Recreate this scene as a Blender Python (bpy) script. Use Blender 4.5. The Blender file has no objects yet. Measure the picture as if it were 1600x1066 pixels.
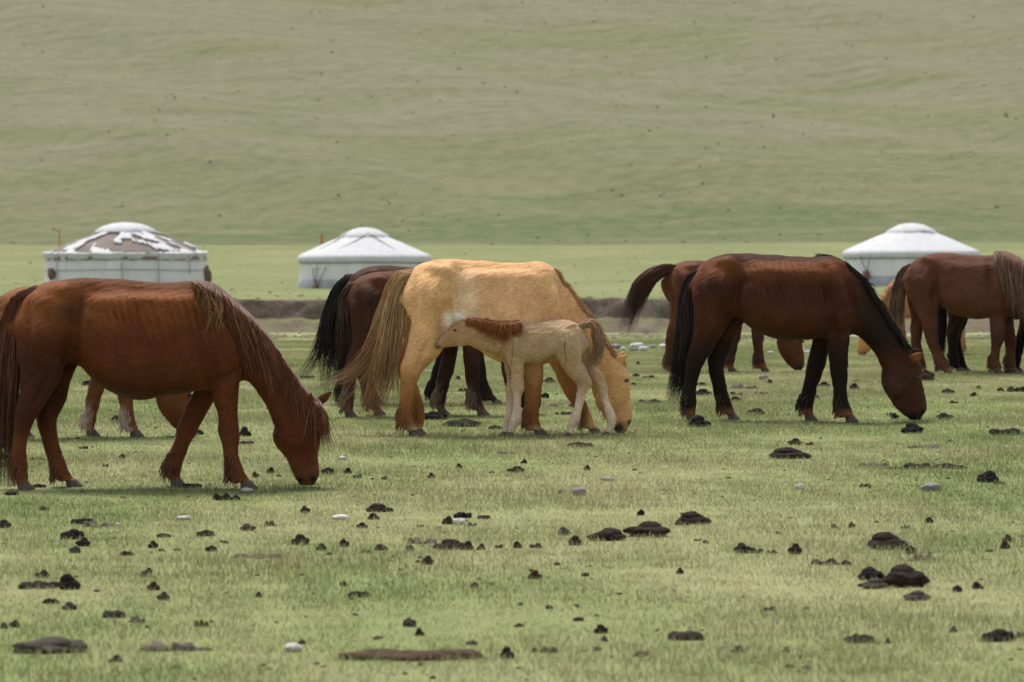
import bpy, bmesh, math, random
import numpy as np
from mathutils import Vector, Matrix, noise as mnoise

random.seed(7); RNG = np.random.default_rng(7)
S = bpy.context.scene
COL = S.collection

# ------------------------------------------------------------------ camera
F = 6400.0                    # focal length in photograph pixels (1600 wide)
CZ = 1.60                     # camera height above the pasture
PITCH = math.atan((533 - 360) / F)
cam = bpy.data.cameras.new('camera'); cam_o = bpy.data.objects.new('camera', cam); COL.objects.link(cam_o)
cam.sensor_width = 36.0; cam.lens = 36.0 * F / 1600.0
cam.clip_start = 0.5; cam.clip_end = 6000
cam_o.location = (0, 0, CZ); cam_o.rotation_euler = (math.pi / 2 - PITCH, 0, 0)
cam.dof.use_dof = True; cam.dof.focus_distance = 30.5; cam.dof.aperture_fstop = 5.6
S.camera = cam_o

# ------------------------------------------------------------------ light
SUN_EL, SUN_AZ = math.radians(66), math.radians(-28)      # high, a little beyond the herd, veiled by cloud
world = bpy.data.worlds.new('World'); S.world = world; world.use_nodes = True
nt = world.node_tree; bg = nt.nodes['Background']
sky = nt.nodes.new('ShaderNodeTexSky'); sky.sky_type = 'NISHITA'; sky.sun_disc = False
sky.sun_elevation = SUN_EL; sky.sun_rotation = SUN_AZ; sky.altitude = 1400
sky.air_density = 1.0; sky.dust_density = 3.0; sky.ozone_density = 0.6
hsv = nt.nodes.new('ShaderNodeHueSaturation'); hsv.inputs['Saturation'].default_value = .30      # cloud veil: whiter than a clear sky
nt.links.new(sky.outputs[0], hsv.inputs['Color']); nt.links.new(hsv.outputs[0], bg.inputs[0]); bg.inputs[1].default_value = 0.085
sun = bpy.data.lights.new('sun', 'SUN'); sun.energy = 1.5; sun.angle = math.radians(17); sun.color = (1.0, 0.955, 0.88)
sun_o = bpy.data.objects.new('sun', sun); COL.objects.link(sun_o)
sdir = Vector((math.sin(SUN_AZ) * math.cos(SUN_EL), math.cos(SUN_AZ) * math.cos(SUN_EL), math.sin(SUN_EL)))
sun_o.rotation_euler = sdir.to_track_quat('Z', 'Y').to_euler()
S.view_settings.view_transform = 'Standard'; S.view_settings.look = 'None'
S.view_settings.gamma = 1.0; S.view_settings.exposure = 1.4

# ------------------------------------------------------------------ helpers
def mesh_obj(name, v, f, mat=None, parent=None, smooth=True, link=True):
    me = bpy.data.meshes.new(name)
    me.from_pydata([tuple(p) for p in v] if not isinstance(v, np.ndarray) else v.tolist(), [], f if isinstance(f, list) else f.tolist())
    me.update()
    if smooth: me.polygons.foreach_set('use_smooth', np.ones(len(me.polygons), bool))
    if mat: me.materials.append(mat)
    o = bpy.data.objects.new(name, me)
    if link: COL.objects.link(o)
    if parent: o.parent = parent
    return o

def tag(o, label=None, cat=None, group=None, kind=None):
    if label: o['label'] = label
    if cat: o['category'] = cat
    if group: o['group'] = group
    if kind: o['kind'] = kind
    return o

def empty(name, loc, rz=0.0):
    o = bpy.data.objects.new(name, None); COL.objects.link(o)
    o.location = loc; o.rotation_euler = (0, 0, rz); o.empty_display_size = .2
    return o

class NT:
    """small node-tree writer"""
    def __init__(s, name):
        s.m = bpy.data.materials.new(name); s.m.use_nodes = True
        s.t = s.m.node_tree; s.b = s.t.nodes['Principled BSDF']
    def n(s, typ, **kw):
        n = s.t.nodes.new(typ)
        for k, v in kw.items():
            if k.startswith('i_'):
                key = k[2:]; key = int(key) if key.isdigit() else key
                n.inputs[key].default_value = v
            else: setattr(n, k, v)
        return n
    def l(s, a, b): s.t.links.new(a, b)
    def noise(s, vec, scale, detail=4, rough=.55, dist=0):
        n = s.n('ShaderNodeTexNoise'); n.inputs['Scale'].default_value = scale
        n.inputs['Detail'].default_value = detail; n.inputs['Roughness'].default_value = rough
        n.inputs['Distortion'].default_value = dist
        if vec is not None: s.l(vec, n.inputs['Vector'])
        return n.outputs['Fac']
    def ramp(s, fac, stops):
        r = s.n('ShaderNodeValToRGB'); e = r.color_ramp.elements
        while len(e) < len(stops): e.new(.5)
        for k, (p, c) in enumerate(stops):
            e[k].position = p; e[k].color = (*c, 1) if len(c) == 3 else c
        s.l(fac, r.inputs[0]); return r.outputs[0]
    def mix(s, fac, a, b, mode='MIX'):
        m = s.n('ShaderNodeMix', data_type='RGBA', blend_type=mode)
        for sock, val in ((m.inputs[0], fac), (m.inputs[6], a), (m.inputs[7], b)):
            if hasattr(val, 'is_output'): s.l(val, sock)
            elif isinstance(val, (tuple, list)): sock.default_value = (*val, 1)[:4]
            else: sock.default_value = val
        return m.outputs[2]
    def mapping(s, vec, scale=(1, 1, 1), rot=(0, 0, 0)):
        m = s.n('ShaderNodeMapping'); m.inputs['Scale'].default_value = scale; m.inputs['Rotation'].default_value = rot
        s.l(vec, m.inputs[0]); return m.outputs[0]
    def bump(s, h, strength=.4, dist=.01):
        b = s.n('ShaderNodeBump'); b.inputs['Strength'].default_value = strength; b.inputs['Distance'].default_value = dist
        s.l(h, b.inputs['Height']); s.l(b.outputs[0], s.b.inputs['Normal'])

def sm(a, b, x):
    t = np.clip((np.asarray(x, float) - a) / (b - a), 0, 1); return t * t * (3 - 2 * t)

_r = np.random.default_rng(11)
_oct = [[( _r.normal(size=2), _r.uniform(0, 6.28)) for _ in range(9)] for _ in range(6)]
def wob(x, y, wl, o=0):
    """smooth pseudo noise, about -1..1, wavelength wl"""
    s = 0
    for k, ph in _oct[o % 6]: s = s + np.sin((k[0] * x + k[1] * y) * 4.2 / wl + ph)
    return s / 4.0

# ------------------------------------------------------------------ terrain
_D = np.array([-60, 5, 15, 25, 30, 36, 43.5, 57, 70, 80, 400])
_H = np.array([2.0, 1.74, 1.68, 1.60, 1.545, 1.52, 1.53, 1.70, 1.88, 2.00, 6.0])
_D2 = np.array([-60, 81, 95, 115, 140, 172, 200, 250, 300, 350, 420, 3000])
_H2 = np.array([-1.2, 1.36, 1.62, 1.92, 2.24, 2.48, 2.46, 2.10, 1.65, 1.26, .7, -20])
def smooth_interp(d, X, Y):
    # average of shifted linear interpolations: rounds the corners
    d = np.asarray(d, float); w = np.maximum(2.0, d * .05)
    return sum(np.interp(d + k * w, X, Y) for k in (-1, -.5, 0, .5, 1)) / 5
def yb(x): return 80.0 + .55 * wob(x, 0 * x + 3, 9, 1) + .22 * wob(x, 0 * x, 2.2, 2) + 1.5 * sm(-5.0, -6.5, x)
def ground_near(x, y): return CZ - smooth_interp(y, _D, _H) + .008 * wob(x, y, 2.5, 0) + .02 * wob(x, y, 14, 3) * sm(36, 60, y)
def ground_far(x, y):
    z = CZ - smooth_interp(y, _D2, _H2) + .05 * wob(x, y, 30, 4) * sm(90, 130, y) + .02 * wob(x, y, 5, 5)
    z = z + .25 * sm(8, 22, x) * sm(110, 160, y)
    hill = sm(335, 400, y) * (y - 352).clip(0) * .165
    hill = hill + sm(352, 420, y) * (2.4 * wob(x + .9 * y, .25 * y, 70, 2) + .8 * wob(x + .8 * y, .3 * y, 22, 1)) + sm(360, 620, y) * 5 * wob(x, y, 260, 5)
    return z + hill
def ground(x, y):
    x = np.asarray(x, float); y = np.asarray(y, float)
    b = yb(x); v = y - b
    gn, gf = ground_near(x, y), ground_far(x, np.maximum(y, b + 1.2))
    cut = .42 * sm(0, .95, v) + .58 * sm(.92, 1.08, v)
    lip = np.where(v > 1.2, 1, cut)
    return gn * (1 - lip) + gf * lip
def unproject(px, py, d0=8, d1=900):
    dx, dz = (px - 800) / F, (533 - py) / F
    d = np.array([dx, math.cos(PITCH) + dz * math.sin(PITCH), -math.sin(PITCH) + dz * math.cos(PITCH)])
    t = np.concatenate([np.arange(d0, 130, .05), np.arange(130, d1, .5)])
    P = t[:, None] * d[None] + np.array([0, 0, CZ])
    below = np.nonzero(P[:, 2] < ground(P[:, 0], P[:, 1]))[0]
    p = P[below[0]] if len(below) else P[-1]
    return float(p[0]), float(p[1]), float(ground(p[0], p[1]))

def xs_cols():
    a = list(np.arange(0, 15, .14)); s = .14
    while a[-1] < 1400: s *= 1.075; a.append(a[-1] + min(s, 40))
    a = np.array(a); return np.concatenate([-a[:0:-1], a])
XC = xs_cols()
def sheet(name, rows, mat, warp=None, kind='structure'):
    X, Y = np.meshgrid(XC, rows)
    if warp is not None: Y = warp(X, Y)
    Z = ground(X, Y)
    nr, nc = X.shape
    v = np.stack([X, Y, Z], -1).reshape(-1, 3)
    i = (np.arange(nr - 1)[:, None] * nc + np.arange(nc - 1)[None]).ravel()
    f = np.stack([i, i + 1, i + nc + 1, i + nc], -1)
    o = mesh_obj(name, v, f, mat); o['kind'] = kind
    return o

# ---- ground materials (world-position procedural)
GREEN_A, GREEN_B, STRAW = (.150, .200, .060), (.228, .268, .098), (.37, .345, .185)
def pasture_color(N, pos):
    big = N.noise(N.mapping(pos, (1, .55, 0)), .55, 5, .6)
    mid = N.noise(N.mapping(pos, (1, .8, 0)), 2.6, 4, .6)
    wide = N.noise(N.mapping(pos, (1, .6, 0)), .11, 3, .5)
    a = N.mix(N.ramp(mid, [(.32, (0, 0, 0)), (.68, (1, 1, 1))]), GREEN_A, GREEN_B)
    f = N.n('ShaderNodeMath', operation='ADD'); N.l(big, f.inputs[0]); N.l(wide, f.inputs[1])
    g = N.ramp(f.outputs[0], [(.86, (0, 0, 0)), (1.0, (.35, .35, .35))])
    f2 = N.n('ShaderNodeMath', operation='MULTIPLY'); f2.inputs[1].default_value = .5; N.l(f.outputs[0], f2.inputs[0])
    g = N.ramp(f2.outputs[0], [(.45, (0, 0, 0)), (.60, (.9, .9, .9))])
    return N.mix(g, a, STRAW)

def mat_meadow():
    N = NT('meadow_ground'); geo = N.n('ShaderNodeNewGeometry'); pos = geo.outputs['Position']
    c = pasture_color(N, pos)
    fine = N.noise(pos, 45, 3, .7)
    c = N.mix(.55, c, N.ramp(fine, [(.25, (.11, .135, .045)), (.7, (.33, .35, .16))]))
    # pale trampled gravelly strip by the bank
    sep = N.n('ShaderNodeSeparateXYZ'); N.l(pos, sep.inputs[0])
    mr = N.n('ShaderNodeMapRange'); mr.inputs[1].default_value = 66; mr.inputs[2].default_value = 76; N.l(sep.outputs[1], mr.inputs[0])
    pn = N.ramp(N.noise(pos, .7, 5, .65), [(.38, (0, 0, 0)), (.60, (1, 1, 1))])
    fm = N.n('ShaderNodeMath', operation='MULTIPLY'); N.l(mr.outputs[0], fm.inputs[0]); N.l(pn, fm.inputs[1])
    fm2 = N.n('ShaderNodeMath', operation='MULTIPLY'); fm2.inputs[1].default_value = .6; N.l(fm.outputs[0], fm2.inputs[0])
    c = N.mix(fm2.outputs[0], c, (.38, .355, .25))
    N.l(c, N.b.inputs['Base Color']); N.b.inputs['Roughness'].default_value = .95
    N.b.inputs['Specular IOR Level'].default_value = .1
    N.bump(N.noise(pos, 60, 3, .7), .6, .02)
    return N.m
def mat_bank():
    N = NT('bank_earth'); geo = N.n('ShaderNodeNewGeometry'); pos = geo.outputs['Position']
    a = N.noise(N.mapping(pos, (1, 1, 2.5)), 2.2, 6, .65); b = N.noise(pos, 14, 4, .7)
    c = N.ramp(a, [(.3, (.085, .060, .042)), (.52, (.165, .125, .090)), (.72, (.27, .225, .165))])
    c = N.mix(.35, c, N.ramp(b, [(.3, (.07, .052, .04)), (.7, (.34, .30, .24))]))
    # grass creeping on the gentle faces
    sep = N.n('ShaderNodeSeparateXYZ'); N.l(geo.outputs['Normal'], sep.inputs[0])
    g = N.ramp(sep.outputs[2], [(.86, (0, 0, 0)), (.97, (1, 1, 1))])
    gm = N.n('ShaderNodeMath', operation='MULTIPLY'); N.l(g, gm.inputs[0])
    N.l(N.ramp(N.noise(pos, 1.6, 4, .6), [(.42, (.15, .15, .15)), (.6, (1, 1, 1))]), gm.inputs[1])
    c = N.mix(gm.outputs[0], c, (.19, .20, .085))
    N.l(c, N.b.inputs['Base Color']); N.b.inputs['Roughness'].default_value = .95
    N.b.inputs['Specular IOR Level'].default_value = .1
    N.bump(N.noise(pos, 9, 6, .7), .9, .08)
    return N.m
def mat_far():
    N = NT('far_meadow_ground'); geo = N.n('ShaderNodeNewGeometry'); pos = geo.outputs['Position']
    big = N.noise(N.mapping(pos, (1, .5, 0)), .09, 5, .6); mid = N.noise(N.mapping(pos, (1, .4, 0)), .9, 5, .65)
    c = N.mix(N.ramp(mid, [(.32, (0, 0, 0)), (.66, (1, 1, 1))]), (.115, .140, .048), (.180, .196, .080))
    c = N.mix(N.ramp(big, [(.44, (0, 0, 0)), (.64, (.65, .65, .65))]), c, (.255, .245, .125))
    c = N.mix(.35, c, N.ramp(N.noise(pos, 5, 4, .7), [(.3, (.07, .085, .03)), (.7, (.33, .34, .16))]))
    N.l(c, N.b.inputs['Base Color']); N.b.inputs['Roughness'].default_value = .95; N.b.inputs['Specular IOR Level'].default_value = .1
    N.bump(N.noise(pos, 6, 4, .7), .5, .05)
    return N.m
def mat_hill():
    N = NT('hill_steppe'); geo = N.n('ShaderNodeNewGeometry'); pos = geo.outputs['Position']
    R = (0, 0, math.radians(-50))
    s1 = N.noise(N.mapping(pos, (.010, .05, 0), R), 1.0, 6, .62, .4)
    s2 = N.noise(N.mapping(pos, (.05, .22, 0), R), 1.0, 6, .65, .3)
    s3 = N.noise(N.mapping(pos, (.5, .6, 0), R), 1.0, 5, .7)
    sep = N.n('ShaderNodeSeparateXYZ'); N.l(pos, sep.inputs[0])
    mr = N.n('ShaderNodeMapRange'); mr.inputs[1].default_value = -.5; mr.inputs[2].default_value = 17; N.l(sep.outputs[2], mr.inputs[0])
    ad = N.n('ShaderNodeMath', operation='ADD'); N.l(mr.outputs[0], ad.inputs[0])
    ms = N.n('ShaderNodeMath', operation='MULTIPLY_ADD'); ms.inputs[1].default_value = 3.4; ms.inputs[2].default_value = -1.7; N.l(s1, ms.inputs[0])
    N.l(ms.outputs[0], ad.inputs[1])
    base = N.ramp(ad.outputs[0], [(.0, (.085, .115, .040)), (.32, (.140, .155, .074)), (.9, (.180, .172, .110))])
    c = N.mix(N.ramp(s2, [(.33, (.9, .9, .9)), (.5, (0, 0, 0))]), base, (.118, .138, .064))
    c = N.mix(N.ramp(s2, [(.52, (0, 0, 0)), (.70, (.85, .85, .85))]), c, (.212, .198, .128))
    c = N.mix(.35, c, N.ramp(s3, [(.3, (.095, .10, .055)), (.7, (.275, .262, .172))]))
    N.l(c, N.b.inputs['Base Color']); N.b.inputs['Roughness'].default_value = 1; N.b.inputs['Specular IOR Level'].default_value = .05
    N.bump(s3, .6, .6)
    return N.m

r_near = np.concatenate([np.arange(-60, 8, 6), np.arange(8, 60, .3), np.arange(60, 80.001, .25)])
def warp_near(X, Y): return Y + (yb(X) - 80.0) * sm(50, 80, Y)
M_MEADOW = mat_meadow()
sheet('meadow', r_near, M_MEADOW, warp_near)
bank = sheet('dirt_bank', np.concatenate([np.linspace(0, .8, 9), np.linspace(.86, 1.22, 14), [1.5, 1.9, 2.4]]), mat_bank(), lambda X, V: yb(X) + V)
# crumbling: roughen the cut face
me = bank.data; co = np.empty(len(me.vertices) * 3); me.vertices.foreach_get('co', co); co = co.reshape(-1, 3)
vv = co[:, 1] - yb(co[:, 0]); k = sm(0, .3, vv) * sm(1.6, 1.1, vv)
co[:, 1] += k * (.08 * wob(co[:, 0], co[:, 2] * 1.0, .8, 1) + .05 * wob(co[:, 0], co[:, 2] * .8, .3, 2))
co[:, 2] += k * (.018 * wob(co[:, 0], vv, .8, 3) + .014 * wob(co[:, 0], vv, .3, 4))
me.vertices.foreach_set('co', co.ravel()); me.update()
def warp_far(X, Y): return Y + (yb(X) - 80.0) * sm(110, 82.4, Y)
sheet('far_meadow', np.concatenate([[82.4, 82.9, 83.6], np.arange(84.5, 200, 1.6), np.arange(200, 350.1, 4)]), mat_far(), warp_far)
sheet('hill', np.concatenate([np.arange(350.4, 420, 2.2), np.arange(420, 760, 5), np.linspace(760, 2400, 30)]) - .4 * 0, mat_hill(),
      lambda X, Y: np.where(Y < 350.5, np.arange(200, 350.1, 4)[-1], Y))

# ------------------------------------------------------------------ grass (uncountable: one object, instanced tiles)
def mat_grass():
    N = NT('grass_blades'); geo = N.n('ShaderNodeNewGeometry'); pos = geo.outputs['Position']
    c = pasture_color(N, pos)
    at = N.n('ShaderNodeAttribute', attribute_name='blade')
    sp = N.n('ShaderNodeSeparateXYZ'); N.l(at.outputs['Vector'], sp.inputs[0])
    c = N.mix(sp.outputs[0], c, (.40, .37, .19))
    g = N.mix(sp.outputs[1], (.75, .75, .75), (1.3, 1.3, 1.3))
    c = N.mix(1.0, c, g, 'MULTIPLY')
    N.l(c, N.b.inputs['Base Color']); N.b.inputs['Roughness'].default_value = .7; N.b.inputs['Specular IOR Level'].default_value = .2
    up = N.n('ShaderNodeCombineXYZ'); up.inputs[2].default_value = 1.0
    vm = N.n('ShaderNodeVectorMath', operation='MULTIPLY_ADD'); N.l(geo.outputs['Normal'], vm.inputs[0]); vm.inputs[1].default_value = (.3, .3, .1); N.l(up.outputs[0], vm.inputs[2])
    vn = N.n('ShaderNodeVectorMath', operation='NORMALIZE'); N.l(vm.outputs[0], vn.inputs[0]); N.l(vn.outputs[0], N.b.inputs['Normal'])
    tr = N.n('ShaderNodeBsdfTranslucent'); N.l(c, tr.inputs[0])
    mx = N.n('ShaderNodeMixShader'); mx.inputs[0].default_value = .4
    N.l(N.b.outputs[0], mx.inputs[1]); N.l(tr.outputs[0], mx.inputs[2])
    N.l(mx.outputs[0], N.t.nodes['Material Output'].inputs[0])
    return N.m
def build_grass():
    mat = mat_grass(); tiles = bpy.data.collections.new('grass_tiles'); T = .5
    for t in range(6):
        r = np.random.default_rng(100 + t); n = 520
        rr, aa = .36 * np.sqrt(r.random(n)), r.uniform(0, 6.2832, n); x, y = rr * np.cos(aa), rr * np.sin(aa)
        cl = .5 + .5 * wob(x * 1, y * 1, .22, t)
        h = (.010 + .017 * r.random(n) + .012 * (r.random(n) < .15)) * (.65 + .7 * cl)
        w = .0009 + .0010 * r.random(n); a = r.uniform(0, 6.28, n); b = r.uniform(0, 6.28, n); lean = h * r.uniform(.2, 1.3, n)
        p0 = np.stack([x - w * np.cos(a), y - w * np.sin(a), 0 * x - .004], -1); p1 = np.stack([x + w * np.cos(a), y + w * np.sin(a), 0 * x - .004], -1)
        m = np.stack([x + lean * .4 * np.cos(b), y + lean * .4 * np.sin(b), h * .62], -1)
        p2 = m + (p1 - p0) * .35; p2[:, 2] = m[:, 2]; p3 = m - (p1 - p0) * .35; p3[:, 2] = m[:, 2]
        p4 = np.stack([x + lean * np.cos(b), y + lean * np.sin(b), h], -1)
        v = np.stack([p0, p1, p2, p3, p4], 1).reshape(-1, 3); i = np.arange(n) * 5
        f = [[k, k + 1, k + 2, k + 3] for k in i] + [[k + 3, k + 2, k + 4] for k in i]
        o = mesh_obj('grass_tile', v, f, mat, link=False)
        at = o.data.attributes.new('blade', 'FLOAT_VECTOR', 'POINT')
        straw = np.where(r.random(n) < .16, r.uniform(.4, .9, n), r.uniform(0, .12, n)); br = r.random(n)
        at.data.foreach_set('vector', np.repeat(np.stack([straw, br, 0 * br], -1), 5, 0).ravel())
        tiles.objects.link(o)
    pts, sc = [], []
    y = 12.5
    while y < 77:
        half = .125 * y + 6.0; x = -half
        while x < half:
            if y < 48 or RNG.random() < 1 - (y - 48) / 36:
                xx = x + RNG.uniform(-.08, .08); yy = y + RNG.uniform(-.08, .08); pts.append((xx, yy)); sc.append(1)
            x += .40
        y += .40
    pts = np.array(pts); z = ground(pts[:, 0], pts[:, 1])
    hs = np.clip(1.0 + .45 * wob(pts[:, 0], pts[:, 1], 2.4, 1) + .25 * wob(pts[:, 0], pts[:, 1], .9, 2), .45, 1.9)
    me = bpy.data.meshes.new('grass'); me.from_pydata(np.column_stack([pts, z]).tolist(), [], [])
    a = me.attributes.new('hs', 'FLOAT', 'POINT'); a.data.foreach_set('value', hs)
    o = bpy.data.objects.new('grass', me); COL.objects.link(o)
    tag(o, 'short grazed yellow-green pasture grass under the herd', 'grass', kind='stuff')
    ng = bpy.data.node_groups.new('grass_scatter', 'GeometryNodeTree')
    ng.interface.new_socket('Geometry', in_out='INPUT', socket_type='NodeSocketGeometry')
    ng.interface.new_socket('Geometry', in_out='OUTPUT', socket_type='NodeSocketGeometry')
    N = ng.nodes; gi = N.new('NodeGroupInput'); go = N.new('NodeGroupOutput')
    ip = N.new('GeometryNodeInstanceOnPoints'); ci = N.new('GeometryNodeCollectionInfo')
    ci.inputs['Collection'].default_value = tiles; ci.inputs['Separate Children'].default_value = True; ci.inputs['Reset Children'].default_value = True
    rv = N.new('FunctionNodeRandomValue'); rv.data_type = 'FLOAT_VECTOR'; rv.inputs[1].default_value = (0, 0, 6.283); rv.inputs[0].default_value = (0, 0, 0)
    na = N.new('GeometryNodeInputNamedAttribute'); na.data_type = 'FLOAT'; na.inputs[0].default_value = 'hs'
    cx = N.new('ShaderNodeCombineXYZ'); cx.inputs[0].default_value = 1; cx.inputs[1].default_value = 1
    L = ng.links
    L.new(gi.outputs[0], ip.inputs['Points']); L.new(ci.outputs[0], ip.inputs['Instance']); ip.inputs['Pick Instance'].default_value = True
    L.new(rv.outputs[0], ip.inputs['Rotation']); L.new(na.outputs[0], cx.inputs[2]); L.new(cx.outputs[0], ip.inputs['Scale'])
    L.new(ip.outputs[0], go.inputs[0])
    md = o.modifiers.new('scatter', 'NODES'); md.node_group = ng
build_grass()

# ------------------------------------------------------------------ horses
def cr(P, n):
    """Catmull-Rom resampling of control rows, n steps per span"""
    P = np.asarray(P, float); k = len(P); out = []
    for i in range(k - 1):
        p0, p1, p2, p3 = P[max(i - 1, 0)], P[i], P[i + 1], P[min(i + 2, k - 1)]
        for j in range(n):
            t = j / n
            out.append(.5 * ((2 * p1) + (-p0 + p2) * t + (2 * p0 - 5 * p1 + 4 * p2 - p3) * t * t + (-p0 + 3 * p1 - 3 * p2 + p3) * t ** 3))
    out.append(P[-1]); return np.array(out)

class Shell:
    def __init__(s): s.v = []; s.f = []; s.n = 0
    def loft(s, rows, n=4, k=22, egg=0.0, sq=2.0, roll=0.0):
        """rows: (top x, top z, bottom x, bottom z, half width, y centre) -> closed lofted shell in metres"""
        R = cr(rows, n)
        R[:, 4] = np.maximum(R[:, 4], .004)
        th = np.linspace(0, 2 * math.pi, k, endpoint=False); c, si = np.cos(th), np.sin(th)
        c2 = np.sign(c) * np.abs(c) ** (2 / sq); s2 = np.sign(si) * np.abs(si) ** (2 / sq)
        rings = []
        def ring(r, sc=1.0, off=None):
            T = np.array([r[0], 0, r[1]]); B = np.array([r[2], 0, r[3]]); ce = (T + B) / 2; ce[1] = r[5]
            Nv = (T - B) / 2 * sc; Y = np.array([0, r[4] * sc, 0])
            if roll:
                L = np.linalg.norm(Nv) + 1e-9; nh = Nv / L; w = r[4] * sc
                Nv2 = L * (math.cos(roll) * nh - math.sin(roll) * np.array([0, 1, 0])); Y = w * (math.cos(roll) * np.array([0, 1, 0]) + math.sin(roll) * nh); Nv = Nv2
            if off is not None: ce = ce + off
            return ce[None] + c2[:, None] * Nv[None] + (s2 * (1 - egg * c2))[:, None] * Y[None]
        def cen(r): return np.array([(r[0] + r[2]) / 2, r[5], (r[1] + r[3]) / 2])
        d0 = cen(R[0]) - cen(R[1]); d0 /= np.linalg.norm(d0) + 1e-9; d1 = cen(R[-1]) - cen(R[-2]); d1 /= np.linalg.norm(d1) + 1e-9
        e0 = min(R[0][4], .5 * math.hypot(R[0][0] - R[0][2], R[0][1] - R[0][3])); e1 = min(R[-1][4], .5 * math.hypot(R[-1][0] - R[-1][2], R[-1][1] - R[-1][3]))
        for a in (.25, .6, .87): rings.append(ring(R[0], a, d0 * e0 * .8 * math.sqrt(1 - a * a)))
        for r in R: rings.append(ring(r))
        for a in (.87, .6, .25): rings.append(ring(R[-1], a, d1 * e1 * .8 * math.sqrt(1 - a * a)))
        V = np.concatenate(rings); m = len(rings)
        for i in range(m - 1):
            for j in range(k):
                j2 = (j + 1) % k
                s.f.append([s.n + i * k + j, s.n + i * k + j2, s.n + (i + 1) * k + j2, s.n + (i + 1) * k + j])
        s.f.append([s.n + j for j in range(k)][::-1]); s.f.append([s.n + (m - 1) * k + j for j in range(k)])
        s.v.append(V); s.n += len(V)
    def ball(s, c, r, rot=0.0):
        c = np.asarray(c, float); k = 14; m = 9; V = []
        for i in range(m):
            a = math.pi * (i + .5) / m
            for j in range(k):
                b = 2 * math.pi * j / k
                V.append((math.sin(a) * math.cos(b) * r[0], math.sin(a) * math.sin(b) * r[1], math.cos(a) * r[2]))
        V = np.array(V); ca, sa = math.cos(rot), math.sin(rot)
        V = np.stack([V[:, 0] * ca - V[:, 2] * sa, V[:, 1], V[:, 0] * sa + V[:, 2] * ca], -1) + c
        for i in range(m - 1):
            for j in range(k):
                j2 = (j + 1) % k
                s.f.append([s.n + i * k + j, s.n + (i + 1) * k + j, s.n + (i + 1) * k + j2, s.n + i * k + j2])
        s.f.append([s.n + j for j in range(k)]); s.f.append([s.n + (m - 1) * k + j for j in range(k)][::-1])
        s.v.append(V); s.n += len(V)
    def remesh(s, voxel, iters=6):
        o = mesh_obj('tmp', np.concatenate(s.v), s.f)
        md = o.modifiers.new('r', 'REMESH'); md.mode = 'VOXEL'; md.voxel_size = voxel; md.adaptivity = 0
        dg = bpy.context.evaluated_depsgraph_get(); me = o.evaluated_get(dg).to_mesh()
        n = len(me.vertices); co = np.empty(n * 3); me.vertices.foreach_get('co', co); co = co.reshape(-1, 3)
        f = np.array([list(p.vertices) for p in me.polygons if len(p.vertices) == 4])
        o.evaluated_get(dg).to_mesh_clear(); bpy.data.objects.remove(o)
        e = np.concatenate([f[:, [0, 1]], f[:, [1, 2]], f[:, [2, 3]], f[:, [3, 0]]]); e = np.concatenate([e, e[:, ::-1]])
        deg = np.bincount(e[:, 0], minlength=n)[:, None]
        def lap(x):
            out = np.zeros_like(x)
            for k in range(x.shape[1]): out[:, k] = np.bincount(e[:, 0], x[e[:, 1], k], minlength=n)
            return out / np.maximum(deg, 1) - x
        for _ in range(iters): co = co + .6 * lap(co); co = co - .50 * lap(co)
        for _ in range(2): co = co + .5 * lap(co)
        return co, f

def vnormals(co, f):
    nf = np.cross(co[f[:, 2]] - co[f[:, 0]], co[f[:, 3]] - co[f[:, 1]]); n = np.zeros_like(co)
    for k in range(4): np.add.at(n, f[:, k], nf)
    return n / (np.linalg.norm(n, axis=1, keepdims=True) + 1e-12), .5 * np.linalg.norm(nf, axis=1)

def mat_coat():
    N = NT('horse_coat'); at = N.n('ShaderNodeAttribute', attribute_name='coat')
    tc = N.n('ShaderNodeTexCoord')
    a = N.noise(N.mapping(tc.outputs['Object'], (.45, 1.0, 1.2), (0, .7, 0)), 70, 3, .6)
    b = N.noise(tc.outputs['Object'], 7, 4, .6)
    c = N.mix(1, at.outputs['Color'], N.ramp(a, [(.3, (.80, .78, .76)), (.7, (1.2, 1.21, 1.22))]), 'MULTIPLY')
    c = N.mix(1, c, N.ramp(b, [(.3, (.82, .80, .78)), (.7, (1.16, 1.16, 1.16))]), 'MULTIPLY')
    N.l(c, N.b.inputs['Base Color']); N.b.inputs['Roughness'].default_value = .7; N.b.inputs['Specular IOR Level'].default_value = .12
    N.bump(a, .25, .006)
    return N.m
def mat_hair():
    N = NT('mane_and_tail_hair'); at = N.n('ShaderNodeAttribute', attribute_name='coat')
    N.l(at.outputs['Color'], N.b.inputs['Base Color']); N.b.inputs['Roughness'].default_value = .5; N.b.inputs['Specular IOR Level'].default_value = .3
    return N.m
def mat_plain(name, col, rough=.7, spec=.3, nscale=40, var=.35, bump=.3):
    N = NT(name); tc = N.n('ShaderNodeTexCoord'); n = N.noise(tc.outputs['Object'], nscale, 4, .6)
    c = N.ramp(n, [(.3, tuple(x * (1 - var) for x in col)), (.7, tuple(x * (1 + var) for x in col))])
    N.l(c, N.b.inputs['Base Color']); N.b.inputs['Roughness'].default_value = rough; N.b.inputs['Specular IOR Level'].default_value = spec
    if bump: N.bump(n, bump, .01)
    return N.m
M_COAT, M_HAIR = mat_coat(), mat_hair()
M_HOOF = mat_plain('hoof_horn', (.085, .062, .048), .6, .3, 30, .3)
M_HOOFP = mat_plain('pale_hoof_horn', (.15, .11, .08), .6, .3, 30, .3)
M_EYE = mat_plain('eye_dark', (.008, .005, .004), .12, .6, 5, .1, 0)

def set_cols(me, cols):
    a = me.attributes.new('coat', 'FLOAT_COLOR', 'POINT')
    a.data.foreach_set('color', np.column_stack([cols, np.ones(len(cols))]).ravel())

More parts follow.
